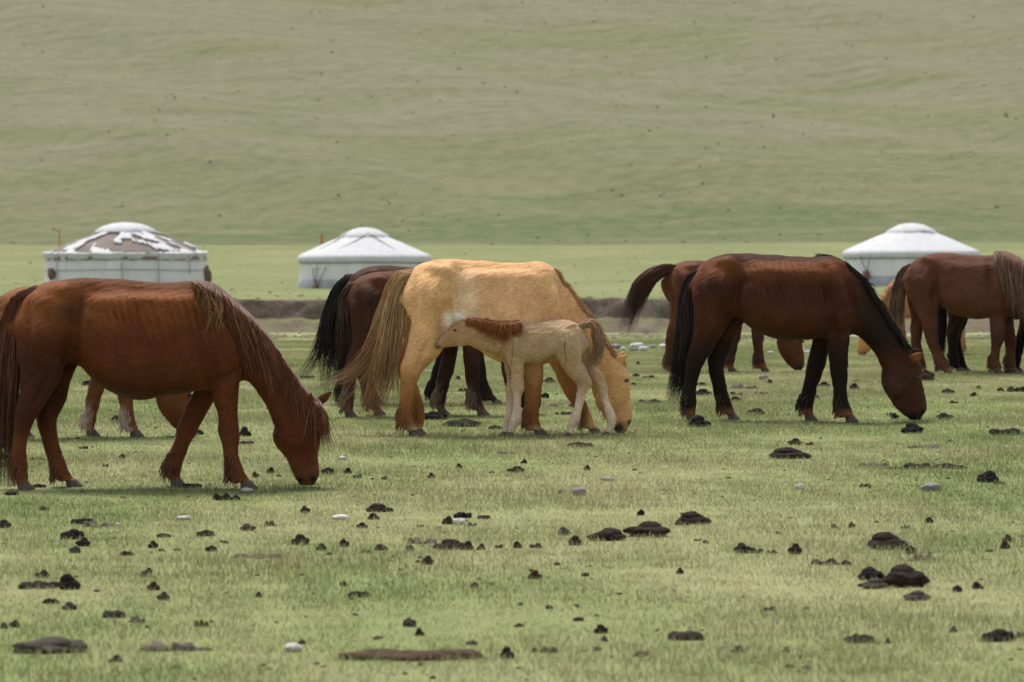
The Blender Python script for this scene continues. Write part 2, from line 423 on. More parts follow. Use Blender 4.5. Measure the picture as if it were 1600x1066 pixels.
def strands(name, parent, paths, cols, width, mat=None):
    """hair locks: each path (n,3) becomes a thin tapered three-sided tube; cols (n,3) per path"""
    V, C, Fc = [], [], []; base = 0
    for P, c, w in zip(paths, cols, width):
        n = len(P); T = np.gradient(P, axis=0); T /= np.linalg.norm(T, axis=1, keepdims=True) + 1e-9
        ref = np.array([.31, .87, .38]); A = np.cross(T, ref); A /= np.linalg.norm(A, axis=1, keepdims=True) + 1e-9; B = np.cross(T, A)
        t = np.linspace(0, 1, n); r = w * (.75 + .5 * np.sin(np.pi * np.minimum(t * 1.3, 1))) * np.clip((1.02 - t) * 2.2, .12, 1)
        for k in range(3):
            an = 2.094 * k; V.append(P + (A * math.cos(an) + B * math.sin(an)) * r[:, None]); C.append(c)
        i = np.arange(n - 1)
        for k in range(3):
            a = base + k * n; b = base + ((k + 1) % 3) * n
            Fc.append(np.stack([a + i, a + i + 1, b + i + 1, b + i], -1))
        base += 3 * n
    o = mesh_obj(name, np.concatenate(V), np.concatenate(Fc), mat or M_HAIR, parent)
    set_cols(o.data, np.concatenate(C)); return o

def palette(rng, cols, t):
    """a colour row along a strand picked from root->tip palette pairs"""
    a, b = cols[rng.integers(len(cols))]; j = rng.uniform(.7, 1.3)
    return (np.outer(1 - t, a) + np.outer(t, b)) * j

# bone and muscle lines of the trunk, drawn once: (x, y) to (x, y), width, height in metres
RELIEF = [(316, 452, 366, 556, 12, .018), (314, 470, 332, 606, 11, -.018), (334, 596, 372, 580, 7, -.016), (352, 468, 388, 582, 9, -.018), (46, 470, 56, 570, 7, -.016), (122, 478, 114, 562, 9, -.028),
          (78, 452, 118, 462, 9, .022), (112, 462, 84, 520, 10, .014), (52, 640, 80, 582, 5, -.010), (130, 454, 300, 453, 9, -.005), (140, 474, 312, 476, 12, .006), (66, 480, 80, 556, 12, .012), (150, 560, 300, 560, 16, .006), (340, 556, 352, 600, 9, .012), (30, 480, 34, 540, 6, .010)]
class Horse:
    """profile drawn in photograph pixels; m = metres per pixel at its distance; y- is the side facing us"""
    def __init__(s, name, x0, ybase, m, flip=False, mirror=False):
        s.mx = -1 if mirror else 1; s.x0, s.yb, s.m = x0, ybase, m; s.name = name; s.fx = -1 if flip or mirror else 1; s.sh = Shell(); s.hooves = []; s.eyes = []
        s.rng = np.random.default_rng(abs(hash(name)) % 1000 if False else sum(map(ord, name)))
    def X(s, x): return s.mx * (np.asarray(x, float) - s.x0) * s.m
    def Z(s, y): return (s.yb - np.asarray(y, float)) * s.m
    def pairs(s, rows, y0=0.0, **kw):
        """rows: (tx,ty,bx,by,half width px[,y m])"""
        R = [(s.X(r[0]), s.Z(r[1]), s.X(r[2]), s.Z(r[3]), r[4] * s.m, r[5] if len(r) > 5 else y0) for r in rows]
        s.sh.loft(R, **kw)
    def torso(s, top, bot, width, n=26, egg=.22):
        """top / bottom outlines as px polylines over x, width as (x, half width px)"""
        xs = np.linspace(top[0][0], top[-1][0], n); e = (xs[-1] - xs[0])
        u = np.linspace(0, 1, n); xs = xs[0] + e * (.5 - .5 * np.cos(np.pi * u)) * .55 + e * u * .45
        t = np.array(sorted(top)); b = np.array(sorted(bot)); w = np.array(sorted(width))
        def ev(a): return np.convolve(np.pad(np.interp(np.linspace(t[0, 0], t[-1, 0], 240), a[:, 0], a[:, 1]), 6, mode='edge'), np.ones(13) / 13, 'valid')
        g = np.linspace(t[0, 0], t[-1, 0], 240); T, B, W = ev(t), ev(b), ev(w)
        xs = np.sort(xs)
        rows = [(x, np.interp(x, g, T), x, np.interp(x, g, B), np.interp(x, g, W)) for x in xs]
        s.pairs(rows, n=2, k=30, egg=egg, sq=2.25)
    def leg(s, ch, hoof, side, ytop, ybot, foot=None, lat=(.55, .95), pale=False, toe=1, hs=1.0):
        """ch: (x, y, half width px) from thigh to pastern; hoof: (x, sole y)"""
        zs = s.Z(hoof[1]); N = len(ch); P = np.array([(s.X(a), s.Z(b)) for a, b, _ in ch]); r = np.array([c for *_, c in ch]) * s.m
        top = P[0, 1]; P[:, 1] -= zs * np.clip((top - P[:, 1]) / max(top, .1), 0, 1) ** 1
        k = np.linspace(0, 1, N); yy = side * (ytop + (ybot - ytop) * np.minimum(1, k * 1.6)); la = lat[0] + (lat[1] - lat[0]) * np.minimum(1, k * 2.2); yy[0] *= .62; la[0] *= .55; r[0] *= .8; r[3:] *= 1.13
        T = np.gradient(P, axis=0); T /= np.linalg.norm(T, axis=1, keepdims=True) + 1e-9
        T[:, 1] -= .35; T /= np.linalg.norm(T, axis=1, keepdims=True)
        nn = np.stack([-T[:, 1], T[:, 0]], -1)
        R = [(P[i, 0] + nn[i, 0] * r[i], P[i, 1] + nn[i, 1] * r[i], P[i, 0] - nn[i, 0] * r[i], P[i, 1] - nn[i, 1] * r[i], r[i] * la[i], yy[i]) for i in range(N)]
        hx = s.X(hoof[0]); pz = .040 * hs
        px, pzz, pr = P[-1, 0], P[-1, 1], r[-1]
        R.append((hx + s.mx * (.040 * hs - toe * .008), pz, hx - s.mx * (.040 * hs + toe * .008), pz, .038 * hs, yy[-1]))
        s.sh.loft(R, n=4, k=18)
        s.hooves.append((hx, yy[-1], toe * s.mx, hs, pale))
    def head(s, rows, roll=0.0, sq=2.3): s.pairs(rows, n=4, k=24, sq=sq, egg=-.05, roll=roll)
    def ear(s, bx, by, tx, ty, y, w=9, ytip=None):
        ytip = y if ytip is None else ytip; B = np.array([bx, by], float); T = np.array([tx, ty], float); d = T - B; L = np.linalg.norm(d); d /= L; n = np.array([-d[1], d[0]])
        rows = []
        for t, k in ((-.15, .75), (.15, 1), (.45, 1.0), (.75, .62), (1, .16)):
            c = B + d * L * t; rows.append((*(c + n * w * k), *(c - n * w * k), max(w * .55 * k, 2.2 * .006 / s.m * .5), y + (ytip - y) * t))
        s.pairs(rows, n=3, k=14)
    def eye(s, x, y, ylat, r=.019): s.eyes.append((float(s.X(x)), ylat, float(s.Z(y)), r))
    def build(s, color, loc, yaw, label, group, voxel=.0095, fur=24000, furlen=.014, ribs=None, bumps=(), iters=6, root_name='horse', feathers=((.2, .12, .07), .25), frame=None, rk=1.0):
        co, f = s.sh.remesh(voxel, iters)
        nrm, _ = vnormals(co, f)
        px, py = s.mx * co[:, 0] / s.m + s.x0, s.yb - co[:, 2] / s.m
        disp = np.zeros(len(co)); latf = np.clip(np.abs(nrm[:, 1]) * 1.8 - .12, 0, 1)
        if ribs:
            x0, x1, yt, ybm, sp, slant, amp = ribs
            ph = (px + slant * (py - yt)) / sp * 2 * math.pi
            ph = ph + .9 * wob(px, py, 60, 3); am = np.clip(.75 + .55 * wob(px, py, 45, 4), .1, 1.4)
            disp += 2.3 * amp * am * np.sin(ph) * sm(x0, x0 + 30, px) * sm(x1, x1 - 30, px) * sm(yt - 8, yt + 14, py) * sm(ybm, ybm - 45, py) * latf
        for bx, by, rx, ry, a in bumps:
            disp += 2.4 * a * np.exp(-((px - bx) / rx) ** 2 - ((py - by) / ry) ** 2) * latf
        if frame:
            x0, sx, y0, sy = frame
            for ax, ay, bx, by, w, a in RELIEF:
                ax, ay, bx, by = x0 + (ax - 24) * sx, y0 + (ay - 434) * sy, x0 + (bx - 24) * sx, y0 + (by - 434) * sy; w = w * abs(sx + sy) / 2
                t = np.clip(((px - ax) * (bx - ax) + (py - ay) * (by - ay)) / ((bx - ax) ** 2 + (by - ay) ** 2), 0, 1)
                d2 = (px - ax - t * (bx - ax)) ** 2 + (py - ay - t * (by - ay)) ** 2
                disp += 1.6 * rk * a * np.exp(-d2 / w ** 2) * np.sin(np.pi * (.12 + .76 * t)) * latf
        co = co + nrm * disp[:, None]
        for ex, ey, ez, r in s.eyes: disp = .010 * np.exp(-(((co[:, 0] - ex) ** 2 + (co[:, 2] - ez - .018) ** 2) / .022 ** 2)) * (co[:, 1] * ey > 0); co = co + nrm * disp[:, None]
        # slow body swell so nothing stays a perfect loft
        q = .0035 * wob(co[:, 0] + co[:, 1], co[:, 2], .16, 1) + .002 * wob(co[:, 0], co[:, 2] + co[:, 1], .07, 2)
        co = co + nrm * q[:, None]; co[:, 2] = np.maximum(co[:, 2], .012)
        nrm, fa = vnormals(co, f)
        col = color(px, py, co[:, 1], nrm)
        for ex, ey, ez, r in s.eyes: col = blend(col, (.010, .007, .006), np.clip(1.3 * np.exp(-(((co[:, 0] - ex) / (r * 1.0)) ** 2 + ((co[:, 2] - ez) / (r * .6)) ** 2)), 0, .9) * (co[:, 1] * ey > 0))
        # ---- short coat hair: tiny slivers lying along the coat, part of the same body mesh
        rng = s.rng; nf = fur
        pf = fa / fa.sum(); fi = rng.choice(len(f), nf, p=pf); w4 = rng.dirichlet((1, 1, 1, 1), nf)
        P = np.einsum('ij,ijk->ik', w4, co[f[fi]]); Nn = np.einsum('ij,ijk->ik', w4, nrm[f[fi]]); Nn /= np.linalg.norm(Nn, axis=1, keepdims=True)
        cc = np.einsum('ij,ijk->ik', w4, col[f[fi]])
        flow = np.stack([np.full(nf, -.75 * s.fx), np.zeros(nf), np.full(nf, -.6)], -1)
        lz = P[:, 2]; low = sm(.62, .45, lz)[:, None]; flow = flow * (1 - low) + np.array([-.2 * s.fx, 0, -1.0]) * low
        flow += rng.normal(0, .22, (nf, 3)); flow -= Nn * np.einsum('ij,ij->i', flow, Nn)[:, None]; flow /= np.linalg.norm(flow, axis=1, keepdims=True) + 1e-9
        L = furlen * rng.uniform(.5, 1.35, nf)
        fl = np.exp(-((lz - .13) / .06) ** 2) * np.clip(.4 - nrm[f[fi, 0], 0] * s.fx, 0, 1.2); L = L * (1 + 1.5 * fl)
        L = L * np.where(lz < .07, .5, 1)
        side = np.cross(Nn, flow); wd = rng.uniform(.0011, .0024, nf)[:, None]
        tip = P + (flow + Nn * rng.uniform(.18, .5, nf)[:, None]) * L[:, None]; root = P - Nn * .002
        fv = np.stack([root - side * wd, root + side * wd, tip], 1)[:, [1, 0, 2]].reshape(-1, 3)
        fcol = np.repeat(cc * rng.uniform(.6, 1.42, (nf, 1)), 3, 0); fcol[2::3] *= 1.35
        n0 = len(co); ff = (np.arange(nf * 3).reshape(-1, 3) + n0)
        root_o = empty(root_name, loc, yaw)
        b = mesh_obj('body', np.concatenate([co, fv]), f.tolist() + ff.tolist(), M_COAT, root_o)
        set_cols(b.data, np.concatenate([col, fcol]))
        b.data.normals_split_custom_set_from_vertices(np.concatenate([nrm, np.repeat(Nn, 3, 0)]).tolist())
        for hx, hy, toe, hs, pale in s.hooves:
            V, Fh = [], []; k = 16
            for z, rx, ry, ox in ((-.012, .060, .052, .012), (.010, .058, .050, .009), (.030, .049, .044, -.001), (.047, .042, .039, -.008), (.054, .034, .030, -.010)):
                for j in range(k):
                    a = 2 * math.pi * j / k; V.append((hx + toe * (ox + rx * math.cos(a) * (1.0 if math.cos(a) > 0 else .8)) * hs, hy + ry * math.sin(a) * hs, z * hs))
            for i in range(4):
                for j in range(k): Fh.append([i * k + j, i * k + (j + 1) % k, (i + 1) * k + (j + 1) % k, (i + 1) * k + j])
            Fh.append([4 * k + j for j in range(k)]); Fh.append([j for j in range(k)][::-1])
            mesh_obj('hoof', V, Fh, M_HOOFP if pale else M_HOOF, root_o)
        for ex, ey, ez, r in s.eyes:
            bm = bmesh.new(); bmesh.ops.create_uvsphere(bm, u_segments=14, v_segments=10, radius=r)
            me = bpy.data.meshes.new('eye'); bm.to_mesh(me); bm.free(); me.materials.append(M_EYE)
            me.polygons.foreach_set('use_smooth', np.ones(len(me.polygons), bool))
            o = bpy.data.objects.new('eye', me); COL.objects.link(o); o.parent = root_o; o.location = (ex, ey, ez); o.scale = (1.0, .5, .7)
        if feathers is not None:
            for hx, hy, toe, hs, pale in s.hooves:
                paths, cc_, ws = [], [], []; t = np.linspace(0, 1, 6)
                sel = np.nonzero((np.abs(co[:, 1] - hy) < .07 * hs) & (np.abs(co[:, 0] - hx) < .13 * hs) & (co[:, 2] > .06 * hs) & (co[:, 2] < .22 * hs) & (nrm[:, 0] * toe < .15))[0]
                if len(sel) < 5: continue
                for _ in range(130):
                    i = sel[rng.integers(len(sel))]; p = co[i]; L = rng.uniform(.025, .065) * hs
                    d = np.array([-toe * rng.uniform(.05, .35), nrm[i, 1] * .3, -1.0]); d /= np.linalg.norm(d)
                    P = p + nrm[i] * .01 * np.sin(t * 3.0)[:, None] + d * (L * t)[:, None]; P[:, 2] = np.maximum(P[:, 2], .012); paths.append(P)
                    cc_.append(np.tile(col[i] * (1 - feathers[1]) + np.array(feathers[0]) * feathers[1], (6, 1)) * rng.uniform(.6, 1.4)); ws.append(.0022 * rng.uniform(.6, 1.3))
                strands('fetlock_feather', root_o, paths, cc_, ws)['kind'] = 'stuff'
        mid = np.abs(co[:, 1]) < .045; s.midv = co[mid][:, [0, 2]]
        tag(root_o, label, 'horse', group); s.root = root_o; return root_o
    def snap(s, C, up=0.0):
        C = C.copy()
        for q in C:
            d = (s.midv[:, 0] - q[0]) ** 2 + (s.midv[:, 1] - q[2]) ** 2
            near = s.midv[np.argsort(d)[:6]].mean(0); q[0], q[2] = near[0], near[1] + up
        k = np.ones(5) / 5
        for a in (0, 2): C[:, a] = np.convolve(np.pad(C[:, a], 2, mode='edge'), k, 'valid')
        return C
    def guide(s, pts, n=12):
        """px polyline with y in metres -> (n,3) metres"""
        P = np.array([(s.X(p[0]), p[2] if len(p) > 2 else 0.0, s.Z(p[1])) for p in pts]); R = cr(P, 6)
        d = np.concatenate([[0], np.cumsum(np.linalg.norm(np.diff(R, axis=0), axis=1))]); u = np.linspace(0, d[-1], n)
        return np.stack([np.interp(u, d, R[:, k]) for k in range(3)], -1)
    def tail(s, guides, pal, n=380, seg=13, wid=.0042, name='tail', wav=.012, lmin=.62):
        """guides: list of (points, spread px at root, mid, tip, share, depth m)"""
        rng = s.rng; paths, cols, ws = [], [], []; t = np.linspace(0, 1, seg)
        for pts, s0, s1, s2, share, dep in guides:
            G = s.guide(pts, seg); T = np.gradient(G, axis=0); T /= np.linalg.norm(T, axis=1, keepdims=True)
            Nn = np.stack([-T[:, 2], 0 * t, T[:, 0]], -1); spread = np.interp(t, [0, .5, 1], [s0, s1, s2]) * s.m
            for _ in range(int(n * 1.5 * share)):
                ph = rng.uniform(0, 2 * math.pi); rad = math.sqrt(rng.random()) * rng.choice([1, 1, 1, 1.12]); u, w = math.cos(ph) * rad, math.sin(ph) * rad
                L = rng.uniform(lmin, 1.05); tt = t * L
                P = np.stack([np.interp(tt, t, G[:, k]) if L <= 1 else np.interp(tt, t, G[:, k]) + np.maximum(tt - 1, 0) * (G[-1, k] - G[-2, k]) * seg for k in range(3)], -1)
                Ni = np.stack([np.interp(tt, t, Nn[:, k]) for k in range(3)], -1); sp = np.interp(tt, t, spread)
                ph2, fr = rng.uniform(0, 6.28), rng.uniform(1.0, 2.6)
                P = P + Ni * (u * sp + wav * np.sin(fr * 6.28 * t + ph2) * t)[:, None]
                P[:, 1] += w * dep * np.interp(tt, [0, .3, 1], [.6, 1, 1.1]) + wav * .6 * np.cos(fr * 6 * t + ph2) * t
                P[:, 2] = np.maximum(P[:, 2], .01)
                paths.append(P); cols.append(palette(rng, pal, t)); ws.append(wid * .72 * rng.uniform(.4, 1.3))
        return strands(name, s.root, paths, cols, ws)
    def mane(s, crest, pal, n=420, length=(50, 70), drop=(0.0, 1.0), ylat=.05, side=-1, body_w=.09, seg=10, wid=.0036, name='mane', jit=.25, wav=.01, upright=0.0, tips=None):
        """locks rooted along a crest polyline (px), hanging over one side of the neck; drop = px direction"""
        bw = [body_w] if np.isscalar(body_w) else body_w; rng = s.rng; C = s.guide([(a, b, c if len(p) > 2 else 0) for p in crest for a, b, c in [(p[0], p[1], p[2] if len(p) > 2 else 0)]], 60); C = s.snap(C); paths, cols, ws = [], [], []; t = np.linspace(0, 1, seg)
        d = np.array([drop[0], -drop[1]]); d = d / np.linalg.norm(d)
        for _ in range(int(n * 1.5)):
            q = rng.random(); i = q * 59; P0 = np.array([np.interp(i, np.arange(60), C[:, k]) for k in range(3)])
            L = np.interp(q, np.linspace(0, 1, len(length)), length) * s.m * rng.uniform(.55, 1.15)
            a = rng.normal(0, jit); dx, dz = d[0] * math.cos(a) - d[1] * math.sin(a), d[0] * math.sin(a) + d[1] * math.cos(a)
            bulge = np.interp(q, np.linspace(0, 1, len(bw)), bw) * rng.uniform(.82, 1.12)
            up = upright * rng.uniform(.4, 1.2)
            x = P0[0] + dx * L * t ** 1.15; z = P0[2] + dz * L * t ** 1.25 + up * np.sin(np.minimum(t * 3, 1) * 3.14) + .006
            y = P0[1] + side * (ylat * rng.uniform(-.3, .3) * (1 - t) + bulge * np.sin(np.minimum(t * 2.3, 1) * 1.57))
            ph, fr = rng.uniform(0, 6.28), rng.uniform(1.2, 2.6)
            x = x + wav * np.sin(fr * 6.28 * t + ph) * t; y = y - .006 * np.abs(np.sin(fr * 5 * t + ph))
            z = np.maximum(z, .012)
            paths.append(np.stack([x, y, z], -1)); cols.append(palette(rng, pal, t)); ws.append(wid * .72 * rng.uniform(.4, 1.3))
        return strands(name, s.root, paths, cols, ws)

def place(px, py):
    x, y, z = unproject(px, py); return (x, y, z), y / F, -math.atan2(x, y)
def blend(a, b, k): return a + (np.asarray(b) - a) * np.asarray(k)[:, None]
def colfill(n, c): return np.tile(np.array(c, float), (n, 1))
def near_pt(px, py, x, y, r): return np.exp(-(((px - x) ** 2 + (py - y) ** 2) / r ** 2))
# ---- chestnut mare on the left
def chestnut_mare():
    loc, m, yaw = place(230, 763); H = Horse('chestnut', 230, 763, m)
    H.torso([(24, 505), (28, 480), (40, 462), (56, 450), (75, 442), (100, 437), (140, 434), (180, 435), (220, 440), (260, 442), (292, 440), (320, 440), (340, 446), (358, 460), (374, 486), (386, 530), (391, 558)],
            [(24, 520), (30, 556), (50, 580), (85, 575), (118, 562), (130, 576), (152, 599), (172, 613), (200, 623), (224, 626), (250, 622), (280, 614), (320, 611), (352, 610), (372, 602), (386, 586), (391, 572)],
            [(24, 18), (34, 38), (60, 54), (100, 60), (140, 62), (190, 74), (240, 76), (290, 66), (330, 56), (360, 48), (380, 34), (391, 16)])
    H.pairs([(318, 448, 336, 590, 44), (345, 452, 362, 596, 44), (372, 474, 384, 596, 36), (402, 503, 397, 606, 29), (428, 537, 411, 628, 24), (452, 574, 421, 648, 21), (474, 603, 428, 666, 20), (492, 622, 438, 676, 18)], n=4, k=24, egg=.15)
    H.head([(484, 616, 434, 664, 17), (503, 628, 426, 672, 23), (508, 650, 425, 686, 25), (505, 676, 432, 702, 24), (500, 698, 444, 716, 18), (498, 720, 455, 735, 15), (500, 740, 461, 747, 16), (496, 752, 467, 756, 13)], roll=math.radians(22))
    H.leg([(70, 505, 44), (68, 545, 41), (64, 590, 31), (54, 622, 20), (42, 652, 15), (34, 688, 10.5), (32, 726, 11.5), (34, 743, 10)], (39, 769), -1, .10, .12)
    H.leg([(104, 520, 34), (102, 556, 25), (95, 590, 18), (85, 622, 17), (74, 650, 16), (76, 682, 11.5), (85, 712, 11.5), (92, 736, 12.5), (102, 749, 10)], (113, 764), 1, .10, .10)
    H.leg([(346, 500, 40), (350, 548, 33), (352, 585, 25), (352, 612, 18.5), (355, 648, 14), (357, 674, 14.5), (360, 702, 10.5), (363, 724, 12), (367, 738, 13.5), (375, 747, 11)], (385, 760), -1, .14, .12)
    H.leg([(340, 545, 30), (331, 590, 22), (322, 615, 18), (306, 645, 15.5), (292, 674, 14), (283, 698, 11), (273, 722, 12.5), (268, 737, 14), (270, 748, 10)], (276, 764), 1, .14, .11)
    H.ear(478, 643, 486, 612, -.10, 10, -.14); H.ear(500, 630, 520, 614, .07, 8, .08)
    H.sh.ball((H.X(456), -.045, H.Z(682)), (.075, .05, .10), .3)
    H.eye(484, 668, -.108); H.eye(506, 662, .07)
    base, dark, lit_back = (.098, .0265, .0085), (.042, .0135, .007), (.20, .066, .018)
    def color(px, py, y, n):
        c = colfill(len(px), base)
        c = blend(c, lit_back, .95 * sm(540, 465, py) * sm(380, 330, px)); c = blend(c, (.060, .019, .008), .6 * sm(462, 438, py) * sm(80, 120, px) * sm(345, 320, px)); c = blend(c, (.045, .016, .009), .7 * np.exp(-((px - 112) / 26) ** 2 - ((py - 488) / 20) ** 2)); c = blend(c, (.05, .017, .009), .6 * np.exp(-((px - 130) / 9) ** 2 - ((py - 470) / 16) ** 2)); c = blend(c, (.05, .016, .007), .6 * sm(560, 615, py) * sm(120, 160, px) * sm(320, 280, px) * sm(640, 625, py))  # light on back, shade in hip hollow and along belly, painted into the coat
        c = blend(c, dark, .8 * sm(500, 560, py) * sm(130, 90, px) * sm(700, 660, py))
        c = blend(c, (.120, .040, .013), sm(640, 720, py) * sm(420, 400, px))
        c = blend(c, (.22, .078, .026), sm(742, 752, py) * sm(420, 400, px))
        c = blend(c, (.115, .042, .018), sm(690, 740, py) * sm(420, 430, px))
        for nx, ny in ((468, 752), (490, 750)): c = blend(c, (.015, .008, .006), np.clip(1.5 * near_pt(px, py, nx, ny, 4.5), 0, 1) * (y < .06))
        return c
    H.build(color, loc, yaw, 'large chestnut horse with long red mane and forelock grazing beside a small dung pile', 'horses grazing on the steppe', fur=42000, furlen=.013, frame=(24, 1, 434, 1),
            ribs=(150, 330, 466, 560, 12.5, -.35, .0048),
            bumps=[(205, 449, 95, 9, -.003), (215, 471, 95, 11, .009), (60, 540, 14, 30, .008), (92, 575, 10, 26, .008), (72, 470, 34, 18, .012), (128, 470, 22, 22, -.022), (112, 452, 16, 12, .016), (140, 530, 26, 30, -.008), (70, 520, 26, 30, .012), (352, 540, 24, 34, .014), (336, 505, 12, 40, -.008), (320, 470, 16, 30, .006), (384, 560, 10, 26, -.012), (250, 600, 80, 16, .006), (110, 545, 10, 26, -.012)])
    red, tan, dk = np.array((.115, .034, .015)), np.array((.36, .18, .085)), np.array((.045, .015, .009))
    pal = [(red, red * 1.2), (red * 1.4, tan * .8), (dk, red), (red * .8, red * 1.5)]
    H.mane([(300, 437), (324, 437), (342, 443)], [(red * 1.2, tan * 1.15), (red * 1.1, tan), (red, tan * .6), (dk * 1.5, red)], n=240, length=(10, 58, 92), drop=(.06, 1), body_w=(.19, .21, .21), wav=.016, jit=.12, wid=.0055)
    H.mane([(338, 441), (360, 456), (380, 475), (400, 496), (420, 520), (440, 549), (460, 579), (480, 606), (488, 614)], pal, n=900, length=(104, 108, 98, 84, 72, 76), drop=(.24, 1), body_w=(.20, .175, .15, .13, .115, .12), wav=.006, jit=.10, wid=.0042)
    H.mane([(486, 614, 0), (500, 622, 0), (508, 634, 0)], pal, n=340, length=(84, 76, 62), drop=(.08, 1), body_w=(.14, .13, .10), ylat=.14, name='forelock', jit=.13, wav=.004)
    H.tail([([(82, 460, 0), (50, 457, 0), (26, 476, 0), (16, 515, 0), (10, 570, 0), (8, 660, 0), (10, 768, 0)], 9, 19, 22, .8, .07), ([(80, 464, -.01), (48, 462, -.02), (32, 486, -.05), (26, 545, -.06), (22, 640, -.07), (20, 752, -.07)], 4, 8, 10, .2, .04)],
           [(red * 1.1, dk * 1.1), (red, dk * .8), (red * 1.3, red * .8), (red * .8, red)], n=520, wid=.005)
chestnut_mare()

# ---- palomino mare
def palomino_mare():
    loc, m, yaw = place(780, 680); H = Horse('palomino', 780, 680, m)
    H.torso([(630, 462), (633, 444), (640, 428), (652, 415), (680, 405), (710, 405), (745, 407), (780, 410), (812, 411), (832, 408), (852, 410), (868, 420), (882, 440), (894, 475), (902, 505)],
            [(630, 472), (636, 492), (650, 512), (680, 512), (702, 503), (720, 520), (745, 545), (775, 564), (805, 571), (840, 572), (866, 566), (884, 554), (896, 535), (902, 518)],
            [(630, 14), (640, 36), (665, 49), (700, 54), (740, 55), (780, 62), (820, 58), (850, 46), (880, 34), (895, 24), (902, 12)])
    H.pairs([(832, 414, 845, 555, 38), (856, 416, 872, 562, 36), (882, 440, 893, 566, 29), (905, 470, 905, 580, 24), (926, 500, 915, 592, 20), (942, 526, 922, 602, 18), (956, 548, 928, 612, 17), (966, 562, 936, 616, 15)], n=4, k=24, egg=.12)
    H.head([(960, 558, 930, 604, 15), (974, 568, 926, 614, 18), (983, 588, 930, 626, 20), (984, 608, 937, 638, 18), (986, 628, 945, 652, 14), (988, 644, 951, 662, 12.5), (988, 656, 955, 669, 13), (982, 668, 961, 672, 11)], roll=math.radians(12))
    H.leg([(678, 450, 44), (682, 478, 42), (675, 512, 33), (662, 545, 23), (645, 573, 16), (638, 600, 11), (635, 630, 9.8), (632, 652, 12), (638, 665, 10.5)], (647, 681), -1, .11, .12)
    H.leg([(662, 470, 34), (650, 510, 20), (637, 545, 13), (631, 568, 12), (640, 598, 10), (650, 626, 9), (653, 642, 9.5), (653, 652, 9)], (652, 674), 1, .10, .09)
    H.leg([(846, 470, 32), (842, 510, 27), (836, 545, 19), (833, 568, 14), (834, 590, 13), (833, 610, 12), (831, 632, 10), (829, 652, 12), (834, 664, 11)], (843, 677), -1, .13, .11)
    H.leg([(862, 520, 26), (870, 555, 16), (880, 580, 13), (892, 606, 12), (906, 630, 10), (913, 650, 11.5), (918, 662, 10)], (929, 677), 1, .12, .10)
    H.ear(964, 564, 984, 554, -.05, 6.5, -.06); H.ear(968, 560, 978, 547, .06, 5, .07)
    H.sh.ball((H.X(944), -.05, H.Z(625)), (.07, .05, .09), .3); H.eye(978, 594, -.078); H.eye(980, 592, .078)
    base = (.66, .395, .190)
    def color(px, py, y, n):
        c = colfill(len(px), base)
        c = blend(c, (.72, .54, .34), .8 * np.exp(-((px - 728 - .12 * (py - 450)) / 16) ** 2) * sm(405, 440, py))
        c = blend(c, (.80, .74, .64), np.clip(1.8 * near_pt(px, py, 712, 500, 13), 0, 1))
        c = blend(c, (.58, .33, .14), .6 * sm(425, 406, py)); c = blend(c, (.54, .29, .115), .7 * sm(860, 930, px) * sm(600, 560, py))
        c = blend(c, (.36, .165, .062), sm(540, 605, py) * sm(925, 900, px))
        c = blend(c, (.20, .072, .022), sm(590, 640, py) * sm(925, 915, px) * sm(640, 600, px) * 0 + sm(600, 640, py) * sm(925, 915, px) * .8)
        c = blend(c, (.5, .34, .19), sm(660, 672, py) * sm(940, 930, px)); c = blend(c, (.56, .32, .14), sm(920, 935, px) * sm(560, 600, py))
        c = blend(c, (.05, .04, .035), np.clip(1.4 * near_pt(px, py, 966, 668, 9), 0, 1)); c = blend(c, (.03, .02, .018), np.clip(1.5 * near_pt(px, py, 984, 660, 4), 0, 1))
        return c
    H.build(color, loc, yaw, 'pale tan mare with long streaming tail nursing a small foal while grazing', 'horses grazing on the steppe', fur=40000, furlen=.014, frame=(630, .741, 404, .839), rk=1.2,
            ribs=(735, 850, 440, 520, 13, -.2, .003),
            bumps=[(775, 417, 60, 8, -.003), (785, 434, 60, 9, .008), (655, 500, 10, 26, .008), (704, 425, 10, 22, .020), (722, 455, 11, 32, -.026), (668, 455, 24, 30, .012), (690, 500, 9, 26, -.012), (842, 480, 20, 34, .014), (824, 470, 8, 36, -.010), (836, 430, 18, 14, .006), (905, 500, 7, 28, -.008), (778, 425, 50, 8, .008)])
    a, b, c_, g = np.array((.62, .43, .23)), np.array((.36, .165, .065)), np.array((.19, .085, .042)), np.array((.13, .095, .075))
    H.tail([([(668, 430, 0), (642, 430, 0), (624, 438, -.02), (614, 462, -.02), (606, 510, -.02), (596, 580, -.02), (582, 640, 0), (572, 656, 0)], 9, 19, 24, .52, .07),
            ([(666, 432, 0), (640, 430, 0), (618, 436, 0), (604, 480, 0), (582, 545, 0), (545, 585, 0), (505, 600, .02)], 7, 13, 11, .24, .05),
            ([(666, 432, 0), (640, 430, 0), (618, 440, .02), (600, 500, .02), (575, 570, .02), (548, 610, .02), (532, 632, .02)], 7, 15, 16, .17, .05),
            ([(666, 432, 0), (640, 432, -.02), (630, 450, -.04), (624, 520, -.05), (618, 590, -.05), (622, 655, -.05)], 4, 8, 5, .07, .03)],
           [(a, b), (a * .9, b * .8), (a, c_), (b * 1.5, g), (a * .8, c_ * 1.2), (b, b * 1.3)], n=640, wid=.0045, wav=.018)
    H.mane([(868, 415), (884, 434), (902, 456), (922, 478), (938, 504), (950, 534), (962, 553)], [(b * 1.3, a * .7), (b, b * 1.4), (a * .8, b)], n=330, length=(14, 20, 22, 18), drop=(.5, 1), body_w=.035, jit=.3, upright=.01, wid=.004)
